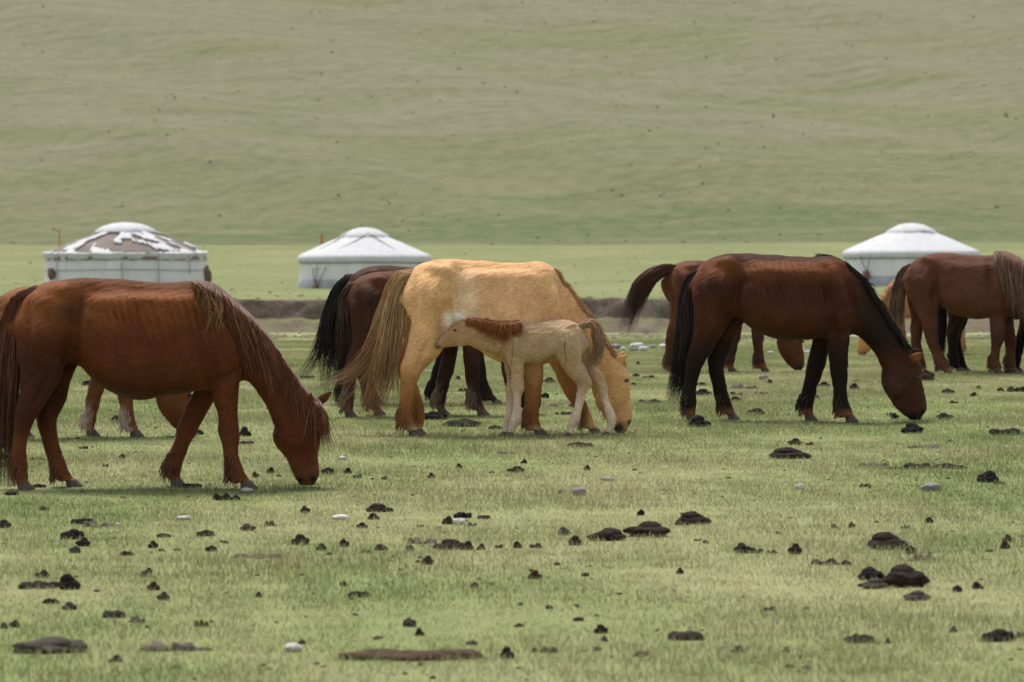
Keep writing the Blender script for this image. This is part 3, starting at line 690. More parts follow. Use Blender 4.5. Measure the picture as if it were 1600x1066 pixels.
    H.mane([(962, 555), (970, 562)], [(b * 1.3, a * .8), (b, b * 1.4)], n=60, length=(18, 22), drop=(.6, 1), body_w=.03, jit=.2, name='forelock')
palomino_mare()

# ---- suckling foal (faces the other way)
def suckling_foal():
    loc, m, yaw = place(850, 682); H = Horse('foal', 850, 682, m, flip=True)
    H.torso([(776, 540), (782, 515), (796, 503), (816, 501), (840, 502), (860, 500), (880, 498), (896, 503), (908, 510), (916, 522), (919, 534)],
            [(776, 548), (784, 560), (800, 568), (820, 569), (840, 568), (858, 562), (870, 556), (890, 566), (906, 560), (916, 548), (919, 540)],
            [(776, 9), (786, 20), (800, 26), (820, 28), (845, 29), (870, 28), (890, 27), (906, 20), (919, 8)])
    H.pairs([(812, 503, 800, 562, 20), (794, 502, 782, 560, 18), (774, 500, 764, 551, 14), (752, 498, 744, 545, 12), (732, 499, 728, 538, 11), (722, 502, 718, 535, 10)], n=4, k=22)
    H.head([(736, 500, 728, 540, 11), (722, 499, 718, 541, 12.5), (708, 508, 708, 541, 11.5), (697, 518, 699, 543, 9), (688, 528, 691, 545, 8), (682, 536, 685, 546, 7.5)], roll=0)
    H.leg([(800, 525, 24), (804, 548, 18), (808, 570, 12), (809, 588, 8.6), (809, 606, 9.6), (808, 618, 6.6), (808, 636, 5.2), (806, 654, 7.6), (801, 666, 5.4)], (797, 682), -1, .065, .06, toe=-1, hs=.66, pale=False)
    H.leg([(792, 535, 18), (796, 560, 12), (799, 588, 7.6), (799, 606, 9), (797, 620, 6), (796, 636, 5), (795, 654, 7), (792, 664, 5.4)], (789, 678), 1, .06, .06, toe=-1, hs=.66)
    H.leg([(888, 520, 29), (886, 542, 26), (892, 566, 17), (904, 584, 13), (913, 598, 10.8), (909, 612, 7.6), (904, 634, 5.6), (897, 654, 7.6), (892, 664, 5.6)], (889, 681), -1, .065, .06, toe=-1, hs=.66)
    H.leg([(900, 530, 20), (906, 552, 16), (916, 572, 11), (932, 588, 10), (941, 604, 7.6), (947, 628, 5.6), (955, 650, 7.2), (955, 661, 5.6)], (949, 679), 1, .06, .055, toe=-1, hs=.66)
    H.ear(734, 505, 748, 504, -.05, 4.6, -.06); H.ear(732, 501, 746, 497, .05, 4, .06); H.eye(711, 516, -.056, .011); H.eye(711, 516, .056, .011)
    def color(px, py, y, n):
        c = colfill(len(px), (.42, .275, .155))
        c = blend(c, (.43, .25, .12), .8 * sm(800, 770, px)); c = blend(c, (.48, .34, .21), .6 * sm(560, 530, py) * sm(820, 880, px))
        c = blend(c, (.60, .47, .34), sm(585, 640, py)); c = blend(c, (.11, .075, .055), np.clip(1.3 * near_pt(px, py, 682, 545, 7), 0, 1))
        c = blend(c, (.33, .20, .12), .6 * near_pt(px, py, 848, 538, 16)); return c
    H.build(color, loc, yaw, 'small cream foal with pale legs suckling under a tan mare', 'horses grazing on the steppe', voxel=.0075, fur=16000, furlen=.011,
            ribs=(812, 868, 515, 565, 8, -.2, .002), frame=(920, -.40, 497, .56), rk=.55, bumps=[(806, 535, 10, 18, .010), (820, 530, 5, 22, -.006), (888, 530, 14, 18, .010), (869, 535, 6, 16, -.010)], root_name='foal', feathers=None)
    r, d = np.array((.23, .075, .020)), np.array((.28, .17, .10))
    H.mane([(728, 495), (745, 496), (765, 497), (790, 499), (812, 501)], [(r, r * 1.2), (r * .8, r), (r * 1.3, r)], n=520, length=(12, 22, 34, 40, 22), drop=(.15, 1), body_w=(.055, .075, .10, .125, .14), jit=.3, wav=.004, wid=.004, upright=.006)
    H.tail([([(898, 514, 0), (912, 508, 0), (924, 504, 0), (933, 516, 0), (936, 540, 0), (928, 564, 0), (918, 576, 0)], 4, 8, 7, 1, .04)], [(d * 1.2, d * .8), (d, d * 1.3), (r * 1.2, d)], n=240, wid=.004, wav=.022)
suckling_foal()

# ---- dark bay with black points
def dark_bay(x0=1230, yb=658, name='darkbay'):
    loc, m, yaw = place(x0, yb); H = Horse(name, 1230, 658, m)
    H.torso([(1080, 444), (1084, 428), (1092, 416), (1110, 404), (1134, 396), (1170, 396), (1220, 399), (1260, 402), (1286, 399), (1304, 400), (1320, 407), (1332, 425), (1341, 455), (1346, 485)],
            [(1080, 452), (1086, 475), (1100, 500), (1128, 502), (1152, 493), (1162, 504), (1178, 517), (1200, 527), (1224, 532), (1250, 532), (1275, 529), (1305, 528), (1326, 525), (1340, 514), (1346, 498)],
            [(1080, 14), (1090, 34), (1112, 46), (1150, 50), (1200, 58), (1245, 57), (1285, 47), (1315, 38), (1335, 26), (1346, 12)])
    H.pairs([(1292, 405, 1305, 510, 34), (1314, 410, 1322, 520, 34), (1336, 424, 1338, 524, 28), (1354, 448, 1350, 534, 23), (1374, 480, 1360, 544, 19), (1394, 510, 1368, 556, 17), (1412, 536, 1374, 570, 16), (1424, 550, 1380, 578, 15)], n=4, k=24, egg=.12)
    H.head([(1416, 545, 1377, 578, 14), (1430, 556, 1376, 590, 17), (1438, 572, 1378, 604, 19), (1440, 590, 1386, 620, 17), (1443, 608, 1397, 634, 14), (1446, 624, 1406, 643, 13), (1447, 638, 1413, 649, 13), (1441, 650, 1420, 653, 11)], roll=math.radians(8))
    H.leg([(1116, 430, 38), (1118, 462, 37), (1112, 497, 29), (1102, 530, 18), (1090, 558, 14), (1083, 580, 11.5), (1079, 606, 9.5), (1077, 628, 10.5), (1077, 642, 9.5)], (1081, 662), -1, .10, .11)
    H.leg([(1150, 470, 26), (1147, 495, 18), (1137, 520, 14.5), (1127, 542, 14), (1119, 562, 13.5), (1119, 582, 11), (1123, 604, 9.5), (1128, 626, 10.5), (1134, 642, 10)], (1145, 661), 1, .10, .09)
    H.leg([(1306, 455, 34), (1310, 490, 27), (1310, 515, 19), (1309, 542, 15), (1310, 564, 13), (1310, 582, 12.5), (1312, 606, 9.6), (1313, 625, 10.5), (1316, 638, 12), (1321, 645, 10)], (1328, 656), -1, .13, .11)
    H.leg([(1294, 480, 24), (1287, 515, 16), (1281, 546, 14), (1275, 570, 13), (1269, 592, 11), (1264, 612, 9.8), (1259, 630, 11.5), (1259, 641, 10)], (1265, 658), 1, .12, .10)
    H.ear(1420, 566, 1441, 549, -.10, 8.5, -.13); H.ear(1426, 552, 1437, 545, .06, 6, .07)
    H.sh.ball((H.X(1396), -.052, H.Z(604)), (.08, .055, .10), .3); H.eye(1431, 589, -.092); H.eye(1436, 586, .085)
    base, blk = (.060, .0185, .0086), (.010, .0075, .006)
    def color(px, py, y, n):
        c = colfill(len(px), base)
        c = blend(c, (.150, .050, .017), .9 * sm(450, 418, py) * sm(1345, 1310, px)); c = blend(c, (.022, .010, .007), .8 * sm(414, 399, py) * sm(1350, 1330, px)); c = blend(c, (.022, .011, .008), .65 * np.exp(-((px - 1116) / 16) ** 2 - ((py - 449) / 12) ** 2)); c = blend(c, (.030, .012, .007), .6 * np.exp(-((px - 1158) / 9) ** 2 - ((py - 436) / 20) ** 2)); c = blend(c, (.075, .026, .010), .7 * np.exp(-((px - 1190) / 60) ** 2 - ((py - 500) / 24) ** 2))  # highlight along hip and back, shade in hip hollow, painted into coat colour
        c = blend(c, blk, .85 * sm(1325, 1360, px) * sm(575, 530, py)); c = blend(c, blk, .88 * sm(505, 560, py) * sm(1350, 1340, px)); c = blend(c, (.19, .07, .022), .9 * np.clip(1.5 * near_pt(px, py, 1432, 555, 9), 0, 1) * (y < -.06)); c = blend(c, (.105, .045, .02), .7 * near_pt(px, py, 1440, 628, 12))
        c = blend(c, (.18, .080, .036), sm(634, 645, py) * sm(1350, 1340, px)); c = blend(c, (.056, .023, .013), sm(560, 600, py) * sm(1365, 1375, px))
        c = blend(c, (.012, .009, .008), np.clip(1.3 * near_pt(px, py, 1426, 654, 10), 0, 1)); c = blend(c, (.008, .006, .006), np.clip(1.5 * near_pt(px, py, 1441, 644, 4), 0, 1))
        return c
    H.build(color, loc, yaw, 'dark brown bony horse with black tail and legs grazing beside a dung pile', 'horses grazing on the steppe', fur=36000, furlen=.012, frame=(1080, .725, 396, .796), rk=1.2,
            ribs=(1150, 1300, 412, 500, 10, -.3, .0038),
            bumps=[(1215, 405, 70, 8, -.003), (1220, 424, 70, 8, .008), (1100, 480, 8, 24, .008), (1142, 412, 11, 14, .020), (1158, 432, 13, 22, -.022), (1112, 440, 20, 22, .012), (1100, 430, 8, 14, -.008), (1136, 475, 8, 22, -.012), (1306, 470, 18, 30, .014), (1292, 455, 7, 34, -.010), (1300, 425, 12, 16, .008), (1340, 490, 8, 24, .010), (1220, 412, 60, 6, .006)])
    k, d = np.array((.010, .008, .008)), np.array((.035, .016, .011))
    H.tail([([(1114, 430, 0), (1094, 428, 0), (1080, 442, 0), (1075, 472, -.02), (1074, 520, -.02), (1068, 570, -.01), (1056, 624, 0)], 9, 17, 17, 1, .07)], [(d * 1.3, k), (k * 1.6, k), (d, k), (k * 2, k * 1.4)], n=620, wid=.005, wav=.008, lmin=.82)
    H.mane([(1322, 404), (1338, 412), (1350, 424), (1362, 443), (1376, 469), (1392, 494), (1406, 516), (1418, 537)], [(k, k * 1.5), (k * 1.5, d), (k, k)], n=420, length=(24, 34, 38, 34, 26), drop=(.75, 1), body_w=.05, jit=.14, upright=.008, wid=.004)
    H.mane([(1276, 400), (1288, 399), (1302, 401)], [(k * 1.5, d), (d, d)], n=34, length=(8, 10, 8), drop=(-1, .05), body_w=.02, jit=.25, name='withers_tuft')
dark_bay()
# ---- horses standing behind the first row: same build, each with its own pose, coat and place
def herd_horse(name, px, py, k, turn, label, base, top, legc, footc, manec, tailc, tail, mirror=False, dx=(0, 0, 0, 0), mane_len=(20, 30, 34, 30, 22), head_dx=0, fur=15000, voxel=.0115, muzzle=None, feather=None):
    loc, m0, yaw = place(px, py); m = m0 * k
    H = Horse(name, 1230, 658, m, mirror=mirror)
    H.torso([(1080, 444), (1084, 428), (1092, 416), (1110, 404), (1134, 397), (1170, 397), (1220, 400), (1260, 402), (1286, 399), (1304, 400), (1320, 407), (1332, 425), (1341, 455), (1346, 485)],
            [(1080, 452), (1086, 475), (1100, 500), (1128, 502), (1152, 493), (1162, 506), (1178, 521), (1200, 531), (1224, 535), (1250, 534), (1275, 529), (1305, 528), (1326, 525), (1340, 514), (1346, 498)],
            [(1080, 14), (1090, 34), (1112, 48), (1150, 54), (1200, 62), (1245, 60), (1285, 48), (1315, 38), (1335, 26), (1346, 12)])
    h = head_dx
    H.pairs([(1292, 405, 1305, 510, 34), (1314, 410, 1322, 520, 34), (1336, 424, 1338, 524, 28), (1354 + h * .2, 448, 1350 + h * .2, 534, 23), (1374 + h * .5, 480, 1360 + h * .5, 544, 19), (1394 + h * .8, 510, 1368 + h * .8, 556, 17), (1412 + h, 536, 1374 + h, 570, 16), (1424 + h, 550, 1380 + h, 578, 15)], n=4, k=24, egg=.12)
    H.head([(a + h, b, c + h, d, e) for a, b, c, d, e in [(1416, 545, 1377, 578, 14), (1430, 556, 1376, 590, 17), (1438, 572, 1378, 604, 19), (1440, 590, 1386, 620, 17), (1443, 608, 1397, 634, 14), (1446, 624, 1406, 643, 13), (1447, 638, 1413, 649, 13), (1441, 650, 1420, 653, 11)]])
    def sh(ch, d):
        y0, y1 = ch[0][1], 658; return [(x + d * max(0, (y - y0 - 20) / (y1 - y0)), y, r) for x, y, r in ch]
    H.leg(sh([(1116, 430, 38), (1118, 462, 37), (1112, 497, 29), (1102, 530, 18), (1090, 558, 14), (1083, 580, 12), (1079, 606, 10), (1077, 628, 11.5), (1077, 642, 10)], dx[0]), (1081 + dx[0], 660), -1, .10, .11)
    H.leg(sh([(1150, 470, 26), (1147, 495, 18), (1137, 520, 14.5), (1127, 542, 14), (1119, 562, 13.5), (1119, 582, 11.5), (1123, 604, 10), (1128, 626, 11.5), (1134, 642, 10)], dx[1]), (1145 + dx[1], 660), 1, .10, .09)
    H.leg(sh([(1306, 455, 34), (1310, 490, 27), (1310, 515, 19), (1309, 542, 15), (1310, 564, 13.5), (1310, 582, 13), (1312, 606, 10), (1313, 625, 11.5), (1316, 638, 12), (1321, 645, 10)], dx[2]), (1328 + dx[2], 658), -1, .13, .11)
    H.leg(sh([(1294, 480, 24), (1287, 515, 16), (1281, 546, 14), (1275, 570, 13), (1269, 592, 12), (1264, 612, 10.5), (1259, 630, 12.5), (1259, 641, 10)], dx[3]), (1265 + dx[3], 658), 1, .12, .10)
    H.ear(1420 + h, 560, 1434 + h, 546, -.075, 8, -.09); H.ear(1426 + h, 552, 1437 + h, 540, .06, 6, .07)
    H.eye(1434 + h, 588, -.088); H.eye(1436 + h, 586, .085)
    def color(px, py, y, n):
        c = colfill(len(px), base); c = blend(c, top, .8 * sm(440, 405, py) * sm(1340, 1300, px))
        c = blend(c, legc, sm(530, 585, py) * sm(1352, 1345, px) if h == 0 else sm(530, 585, py) * sm(1350 + h * .5, 1340 + h * .5, px)); c = blend(c, footc, sm(632, 648, py) * sm(1370 + h, 1350 + h, px))
        if feather is not None: c = blend(c, feather, .85 * sm(590, 635, py) * sm(1350, 1340, px) * np.clip(-n[:, 0] * s_mx * 1.4, 0, 1))
        c = blend(c, np.array(base) * .45, .6 * np.exp(-((px - 1116) / 18) ** 2 - ((py - 452) / 16) ** 2)); c = blend(c, muzzle or np.array(base) * .5, np.clip(1.3 * near_pt(px, py, 1430 + h, 652, 12), 0, 1)); return c
    s_mx = H.mx
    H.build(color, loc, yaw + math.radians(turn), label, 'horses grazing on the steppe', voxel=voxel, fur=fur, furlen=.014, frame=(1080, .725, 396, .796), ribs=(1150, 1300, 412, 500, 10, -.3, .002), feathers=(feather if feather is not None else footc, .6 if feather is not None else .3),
            bumps=[(1142, 412, 11, 14, .012), (1158, 432, 13, 22, -.014), (1112, 440, 20, 22, .010), (1136, 475, 8, 22, -.010), (1306, 470, 18, 30, .012), (1292, 455, 7, 34, -.008)])
    H.tail(tail, tailc, n=300, seg=11, wid=.0055, wav=.014)
    H.mane([(1322, 404), (1338, 412), (1350 + h * .2, 424), (1362 + h * .3, 443), (1376 + h * .5, 469), (1392 + h * .8, 494), (1406 + h, 516), (1418 + h, 537)], manec, n=220, length=mane_len, drop=(.35, 1), body_w=.09, jit=.3, upright=.01, wid=.005, seg=8)
    H.mane([(1418 + h, 540), (1428 + h, 548)], manec, n=40, length=(24, 26), drop=(.5, 1), body_w=.05, jit=.2, name='forelock', seg=7)
    return H
A = np.array
blk, dkb, brn, red_, tan_ = A((.010, .008, .008)), A((.030, .014, .010)), A((.055, .020, .010)), A((.12, .035, .013)), A((.33, .17, .07))
hang = [([(1114, 430, 0), (1094, 422, 0), (1079, 436, 0), (1074, 470, -.02), (1070, 540, -.02), (1066, 630, 0)], 8, 15, 15, 1, .06)]
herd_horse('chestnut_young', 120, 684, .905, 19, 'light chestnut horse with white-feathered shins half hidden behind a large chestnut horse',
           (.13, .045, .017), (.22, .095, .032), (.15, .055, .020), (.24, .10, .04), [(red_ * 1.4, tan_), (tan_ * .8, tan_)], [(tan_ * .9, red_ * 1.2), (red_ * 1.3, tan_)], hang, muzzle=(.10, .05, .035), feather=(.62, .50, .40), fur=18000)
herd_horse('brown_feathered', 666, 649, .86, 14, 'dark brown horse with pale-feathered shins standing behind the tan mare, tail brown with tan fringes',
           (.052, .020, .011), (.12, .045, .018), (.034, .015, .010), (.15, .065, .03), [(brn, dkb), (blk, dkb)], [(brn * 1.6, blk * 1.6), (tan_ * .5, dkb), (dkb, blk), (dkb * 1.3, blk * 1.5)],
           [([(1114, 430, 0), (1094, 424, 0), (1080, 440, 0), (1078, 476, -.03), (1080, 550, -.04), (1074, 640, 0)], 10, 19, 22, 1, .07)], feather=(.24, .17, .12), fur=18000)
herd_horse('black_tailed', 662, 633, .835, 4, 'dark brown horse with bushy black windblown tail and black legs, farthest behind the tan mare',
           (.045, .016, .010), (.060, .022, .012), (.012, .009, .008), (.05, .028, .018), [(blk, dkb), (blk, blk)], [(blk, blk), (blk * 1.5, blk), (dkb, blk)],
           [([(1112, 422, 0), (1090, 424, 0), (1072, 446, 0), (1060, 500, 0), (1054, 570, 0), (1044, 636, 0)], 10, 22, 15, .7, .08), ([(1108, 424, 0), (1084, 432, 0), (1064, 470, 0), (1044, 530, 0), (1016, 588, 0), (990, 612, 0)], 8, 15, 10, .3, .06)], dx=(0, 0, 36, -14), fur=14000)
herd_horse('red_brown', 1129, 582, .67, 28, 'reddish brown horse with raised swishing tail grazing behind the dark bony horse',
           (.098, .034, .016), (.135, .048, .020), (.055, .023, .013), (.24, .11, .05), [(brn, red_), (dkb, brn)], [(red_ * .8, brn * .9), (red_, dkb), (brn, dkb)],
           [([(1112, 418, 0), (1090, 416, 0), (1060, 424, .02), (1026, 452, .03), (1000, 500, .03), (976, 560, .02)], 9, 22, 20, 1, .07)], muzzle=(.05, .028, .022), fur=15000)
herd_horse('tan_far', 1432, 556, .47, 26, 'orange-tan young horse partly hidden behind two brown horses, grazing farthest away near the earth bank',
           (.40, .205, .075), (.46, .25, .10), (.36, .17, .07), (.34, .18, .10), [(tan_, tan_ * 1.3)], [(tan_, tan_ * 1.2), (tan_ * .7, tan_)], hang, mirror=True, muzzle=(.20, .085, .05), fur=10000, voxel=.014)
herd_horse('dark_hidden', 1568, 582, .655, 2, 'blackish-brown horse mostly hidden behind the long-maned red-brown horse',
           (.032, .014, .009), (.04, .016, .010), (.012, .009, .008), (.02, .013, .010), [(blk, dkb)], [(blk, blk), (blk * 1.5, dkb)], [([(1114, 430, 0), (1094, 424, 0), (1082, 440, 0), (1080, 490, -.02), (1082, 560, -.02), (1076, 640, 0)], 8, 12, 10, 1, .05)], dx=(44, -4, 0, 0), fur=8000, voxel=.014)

# ---- long-maned red-brown horse at the edge of the frame
def maned_horse():
    loc, m, yaw = place(1500, 585); H = Horse('maned', 1500, 585, m)
    H.torso([(1411, 436), (1413, 424), (1420, 414), (1430, 406), (1444, 399), (1458, 395), (1480, 395), (1510, 398), (1540, 400), (1560, 396), (1578, 396), (1590, 404), (1600, 425), (1604, 448)],
            [(1411, 444), (1416, 458), (1424, 472), (1444, 480), (1463, 469), (1472, 480), (1487, 490), (1504, 496), (1525, 499), (1546, 497), (1574, 497), (1590, 488), (1600, 474), (1604, 460)],
            [(1411, 10), (1418, 24), (1432, 33), (1460, 37), (1500, 43), (1535, 42), (1565, 33), (1588, 24), (1604, 9)])
    H.pairs([(1560, 400, 1572, 485, 25), (1580, 400, 1590, 490, 24), (1598, 408, 1604, 490, 20), (1616, 424, 1616, 494, 16), (1634, 446, 1624, 500, 14), (1652, 468, 1632, 508, 12.5), (1668, 490, 1640, 518, 12)], n=4, k=22, egg=.12)
    H.head([(1662, 490, 1636, 516, 10.5), (1674, 498, 1635, 526, 13), (1680, 512, 1638, 536, 14), (1682, 528, 1645, 549, 12), (1684, 544, 1654, 562, 10), (1685, 560, 1660, 573, 9.5), (1684, 570, 1664, 578, 9.5), (1680, 578, 1668, 580, 8)])
    H.leg([(1438, 425, 28), (1440, 450, 27), (1448, 478, 20), (1452, 500, 12), (1453, 515, 10.5), (1457, 532, 8.5), (1464, 552, 7.8), (1470, 567, 9), (1475, 575, 8)], (1481, 586), -1, .11, .11)
    H.leg([(1432, 440, 20), (1432, 470, 15), (1433, 495, 10), (1432, 515, 9), (1432, 535, 7.5), (1435, 555, 7), (1438, 568, 8)], (1443, 584), 1, .10, .10)
    H.leg([(1560, 430, 26), (1560, 458, 20), (1558, 480, 13), (1558, 500, 11), (1558, 518, 10), (1557, 534, 9), (1555, 548, 6.5), (1552, 562, 8), (1553, 570, 9), (1556, 576, 8)], (1559, 586), -1, .13, .11)
    H.leg([(1572, 450, 18), (1572, 480, 12), (1574, 505, 10), (1577, 530, 9), (1578, 548, 6.8), (1577, 562, 8), (1579, 572, 8)], (1584, 584), 1, .12, .10)
    H.ear(1664, 496, 1674, 484, -.07, 6, -.08); H.ear(1668, 494, 1677, 482, .06, 5, .07); H.eye(1679, 522, -.085); H.eye(1679, 522, .085)
    def color(px, py, y, n):
        c = colfill(len(px), (.092, .034, .019)); c = blend(c, (.140, .052, .026), .7 * sm(420, 395, py))
        c = blend(c, (.055, .022, .014), .75 * np.exp(-((px - 1428) / 11) ** 2 - ((py - 432) / 14) ** 2)); c = blend(c, (.05, .022, .013), .6 * sm(500, 540, py) * sm(548, 535, py))
        c = blend(c, (.11, .042, .02), sm(545, 565, py)); c = blend(c, (.26, .15, .085), sm(572, 580, py) * sm(1620, 1600, px)); c = blend(c, (.02, .012, .01), .8 * sm(560, 578, py) * sm(1650, 1660, px)); return c
    H.build(color, loc, yaw, 'red-brown horse with very long mousy mane hanging over its neck', 'horses grazing on the steppe', voxel=.0115, fur=20000, furlen=.010, frame=(1411, .526, 394, .58),
            bumps=[(1446, 412, 12, 12, .010), (1470, 440, 9, 22, -.012), (1436, 440, 14, 18, .010), (1460, 455, 6, 18, -.012), (1560, 440, 14, 26, .014), (1546, 440, 6, 30, -.012), (1557, 484, 8, 9, .010)])
    g, r = A((.15, .085, .055)), A((.17, .062, .026)); g2 = A((.23, .145, .10))
    H.mane([(1550, 398), (1566, 395), (1588, 400), (1602, 410), (1620, 426), (1638, 448), (1656, 472)], [(r, g), (r * .9, g2), (r * .8, g * .7), (g, g2)], n=800, length=(50, 110, 150, 140, 100), drop=(.16, 1), body_w=(.25, .25, .24, .2, .15), jit=.06, wav=.01, wid=.006, upright=.05, seg=12)
    H.tail([([(1432, 416, 0), (1418, 420, 0), (1408, 432, 0), (1404, 460, -.01), (1404, 492, -.01), (1408, 526, 0)], 5, 10, 8, .7, .05), ([(1432, 416, 0), (1416, 422, 0), (1404, 440, 0), (1397, 470, 0), (1396, 496, 0), (1402, 512, 0)], 4, 7, 6, .3, .04)],
           [(r, g2), (g, g2 * .8), (r * .8, blk * 1.5), (dkb, blk)], n=320, wid=.005)
maned_horse()

# ------------------------------------------------------------------ felt tents (gers)
def mat_canvas(name, col, var=.12, scale=(1, 1, .4)):
    N = NT(name); tc = N.n('ShaderNodeTexCoord'); p = tc.outputs['Object']
    a = N.noise(N.mapping(p, scale), 3.0, 5, .6); b = N.noise(N.mapping(p, (1, 1, .25)), 14, 4, .6)
    c = N.ramp(a, [(.3, tuple(x * (1 - var) for x in col)), (.7, tuple(min(.9, x * (1 + var * .5)) for x in col))])
    c = N.mix(.25, c, N.ramp(b, [(.3, tuple(x * .7 for x in col)), (.6, col)]))
    N.l(c, N.b.inputs['Base Color']); N.b.inputs['Roughness'].default_value = .85; N.b.inputs['Specular IOR Level'].default_value = .2
    N.bump(b, .35, .03); return N.m
M_CANVAS = mat_canvas('white_canvas', (.56, .56, .57)); M_WALLC = mat_canvas('wall_canvas', (.68, .68, .69), .14)
M_SKIRT = mat_canvas('grey_skirt_canvas', (.36, .37, .40), .25); M_FELT = mat_canvas('brown_felt', (.21, .175, .15), .3); M_ROPE = mat_plain('horsehair_rope', (.10, .085, .075), .9, .1, 20, .3)
M_ROPEL = mat_plain('pale_rope', (.33, .31, .29), .9, .1, 20, .3); M_SACK = mat_plain('sack_cloth', (.16, .115, .085), .9, .1, 12, .4); M_ORANGE = mat_plain('orange_painted_wood', (.45, .19, .045), .7, .2, 10, .3)
def tube(pts, r, k=6):
    P = cr(np.array(pts, float), 3); T = np.gradient(P, axis=0); T /= np.linalg.norm(T, axis=1, keepdims=True) + 1e-9
    A_ = np.cross(T, (.21, .13, .97)); A_ /= np.linalg.norm(A_, axis=1, keepdims=True) + 1e-9; B_ = np.cross(T, A_); V, Fc = [], []
    for i in range(len(P)):
        for j in range(k): a = 2 * math.pi * j / k; V.append(P[i] + r * (A_[i] * math.cos(a) + B_[i] * math.sin(a)))
    for i in range(len(P) - 1):
        for j in range(k): Fc.append([i * k + j, i * k + (j + 1) % k, (i + 1) * k + (j + 1) % k, (i + 1) * k + j])
    Fc.append(list(range(k))[::-1]); Fc.append([(len(P) - 1) * k + j for j in range(k)])
    return np.array(V), Fc
def lathe(prof, seg=72, wr=0.0, o=0, rippl=0.0, a0=0, a1=2 * math.pi):
    """prof (radius, z, wrinkle weight)"""
    V, Fc = [], []; n = len(prof); full = a1 - a0 > 6.28
    m = seg if full else seg + 1
    for i, (r, z, w) in enumerate(prof):
        for j in range(m):
            a = a0 + (a1 - a0) * j / seg; d = wr * w * float(wob(np.cos(a) * r * 2, np.sin(a) * r * 2 + z * .6, .8, o)) + rippl * w * math.sin(a * 22)
            V.append(((r + d) * math.cos(a), (r + d) * math.sin(a), z + (wr * .6 * w * float(wob(a * 4., z * 2, 1.2, o + 1)) if 0 < i < n - 1 else 0)))
    for i in range(n - 1):
        for j in range(seg):
            j2 = (j + 1) % m; Fc.append([i * m + j, i * m + j2, (i + 1) * m + j2, (i + 1) * m + j])
    return V, Fc
def make_ger(px, py, wpx, label, hw, ht, ropes, torn=False, lumps=(), skirt=True):
    loc, m, yaw = place(px, py); R = wpx * m / 2; HW, HT = hw * m, ht * m
    loc = (loc[0], loc[1] + R, float(ground(loc[0], loc[1] + R))); g = empty('ger', loc, yaw)
    z0 = -.12
    part = lambda n, p, mat, wr=.012, o=0, **k: mesh_obj(n, *lathe(p, wr=wr, o=o, **k), mat, g)
    part('wall', [(R * .985, z0, 0), (R * .985, .25, .6), (R * .99, HW * .35, 1), (R * .985, HW * .6, 1), (R * .985, HW * .85, 1), (R * .975, HW + .02, .5)], M_WALLC, .035, 1)
    if skirt: part('skirt', [(R * 1.012, z0, 0), (R * 1.008, .12, 1), (R * 1.004, .34, 1), (R * .99, .38, 0)], M_SKIRT, .03, 2)
    rc = R * .33; zc = HW + (HT - HW) * .72
    if not torn:
        part('roof', [(R * 1.005, HW - .16, .6), (R * 1.022, HW - .02, .8), (R * 1.015, HW + .10, .5), (R * .96, HW + .19, .5), (R * .8, HW + (zc - HW) * .40, .5), (R * .6, HW + (zc - HW) * .68, .5), (rc, zc, .3), (rc * .5, zc + .12, .2), (.01, zc + .2, 0)], M_CANVAS, .03, 3)
    else:
        pf = [(R * .99, HW - .20), (R * 1.01, HW - .05), (R * 1.0, HW + .03), (R * .8, HW + (zc - HW) * .36), (R * .6, HW + (zc - HW) * .66), (rc * .9, zc)]
        part('roof_felt', [(r * .992, z - .03, .3) for r, z in pf] + [(.01, zc + .1, 0)], M_FELT, .03, 3)
        # ragged white cover lying on the felt: real sheet with torn holes
        ru = np.linspace(0, 1, 34); zz = cr(np.array(pf), 8); u = np.linspace(0, 1, len(zz)); na = 300; V, Fc = [], []
        for t in ru:
            r, z = np.interp(t, u, zz[:, 0]), np.interp(t, u, zz[:, 1])
            for j in range(na):
                a = 2 * math.pi * j / na; lift = .02 + .035 * max(0, float(wob(np.cos(a) * 3 * R, np.sin(a) * 3 * R + t * 2, 1.1, 2)))
                V.append((r * math.cos(a), r * math.sin(a), z + lift))
        for i in range(33):
            for j in range(na):
                t = ru[i] + .015; a = 2 * math.pi * (j + .5) / na
                w_ = float(wob(a * 2.2 + .9 * t * math.sin(a * 3), t * 1.5, 1.0, 1)) + .55 * float(wob(a * 7 + 2 * t, t * 3.2, 1.0, 4))
                edge = min(1, max(0, (t - .36) / .10)) * min(1, max(0, (.995 - t) / .1))
                if edge * (w_ + .75) > .34: continue
                Fc.append([i * na + j, i * na + (j + 1) % na, (i + 1) * na + (j + 1) % na, (i + 1) * na + j])
        c = mesh_obj('roof_cover', V, Fc, M_CANVAS, g); so = c.modifiers.new('thick', 'SOLIDIFY'); so.thickness = .025
    part('crown_cover', [(rc * 1.12, zc - .04, .7), (rc * 1.1, zc + .03, .7), (rc * .85, zc + .16, .3), (rc * .55, zc + (HT - zc) * .8, .3), (rc * .25, HT - .02, .2), (.01, HT, 0)], M_CANVAS, .035, 4)
    for z in ((HW - .17,) if not torn else (HW - .22, HW * .62, HW * .3)):
        mesh_obj('girth_rope', *tube([((R * 1.012) * math.cos(a), (R * 1.012) * math.sin(a), z + .02 * math.sin(3 * a)) for a in np.linspace(0, 2 * math.pi, 49)], .016), M_ROPEL if torn else M_ROPE, g)
    def on(ax, z):                    # point on the camera-side surface, ax in -1..1 across the tent
        if z <= HW: r = R * 1.02
        else: r = R * 1.02 - (R - rc) * (z - HW) / (zc - HW)
        x = ax * R
        if abs(x) > r * .995: x = math.copysign(r * .995, x)
        return (x, -math.sqrt(max(r * r - x * x, 0)), z + (.06 if z > HW else 0))
    for rp in ropes:
        mesh_obj('rope', *tube([on(a, z * HT) for a, z in rp], .018), M_ROPE if not torn else M_ROPEL, g)
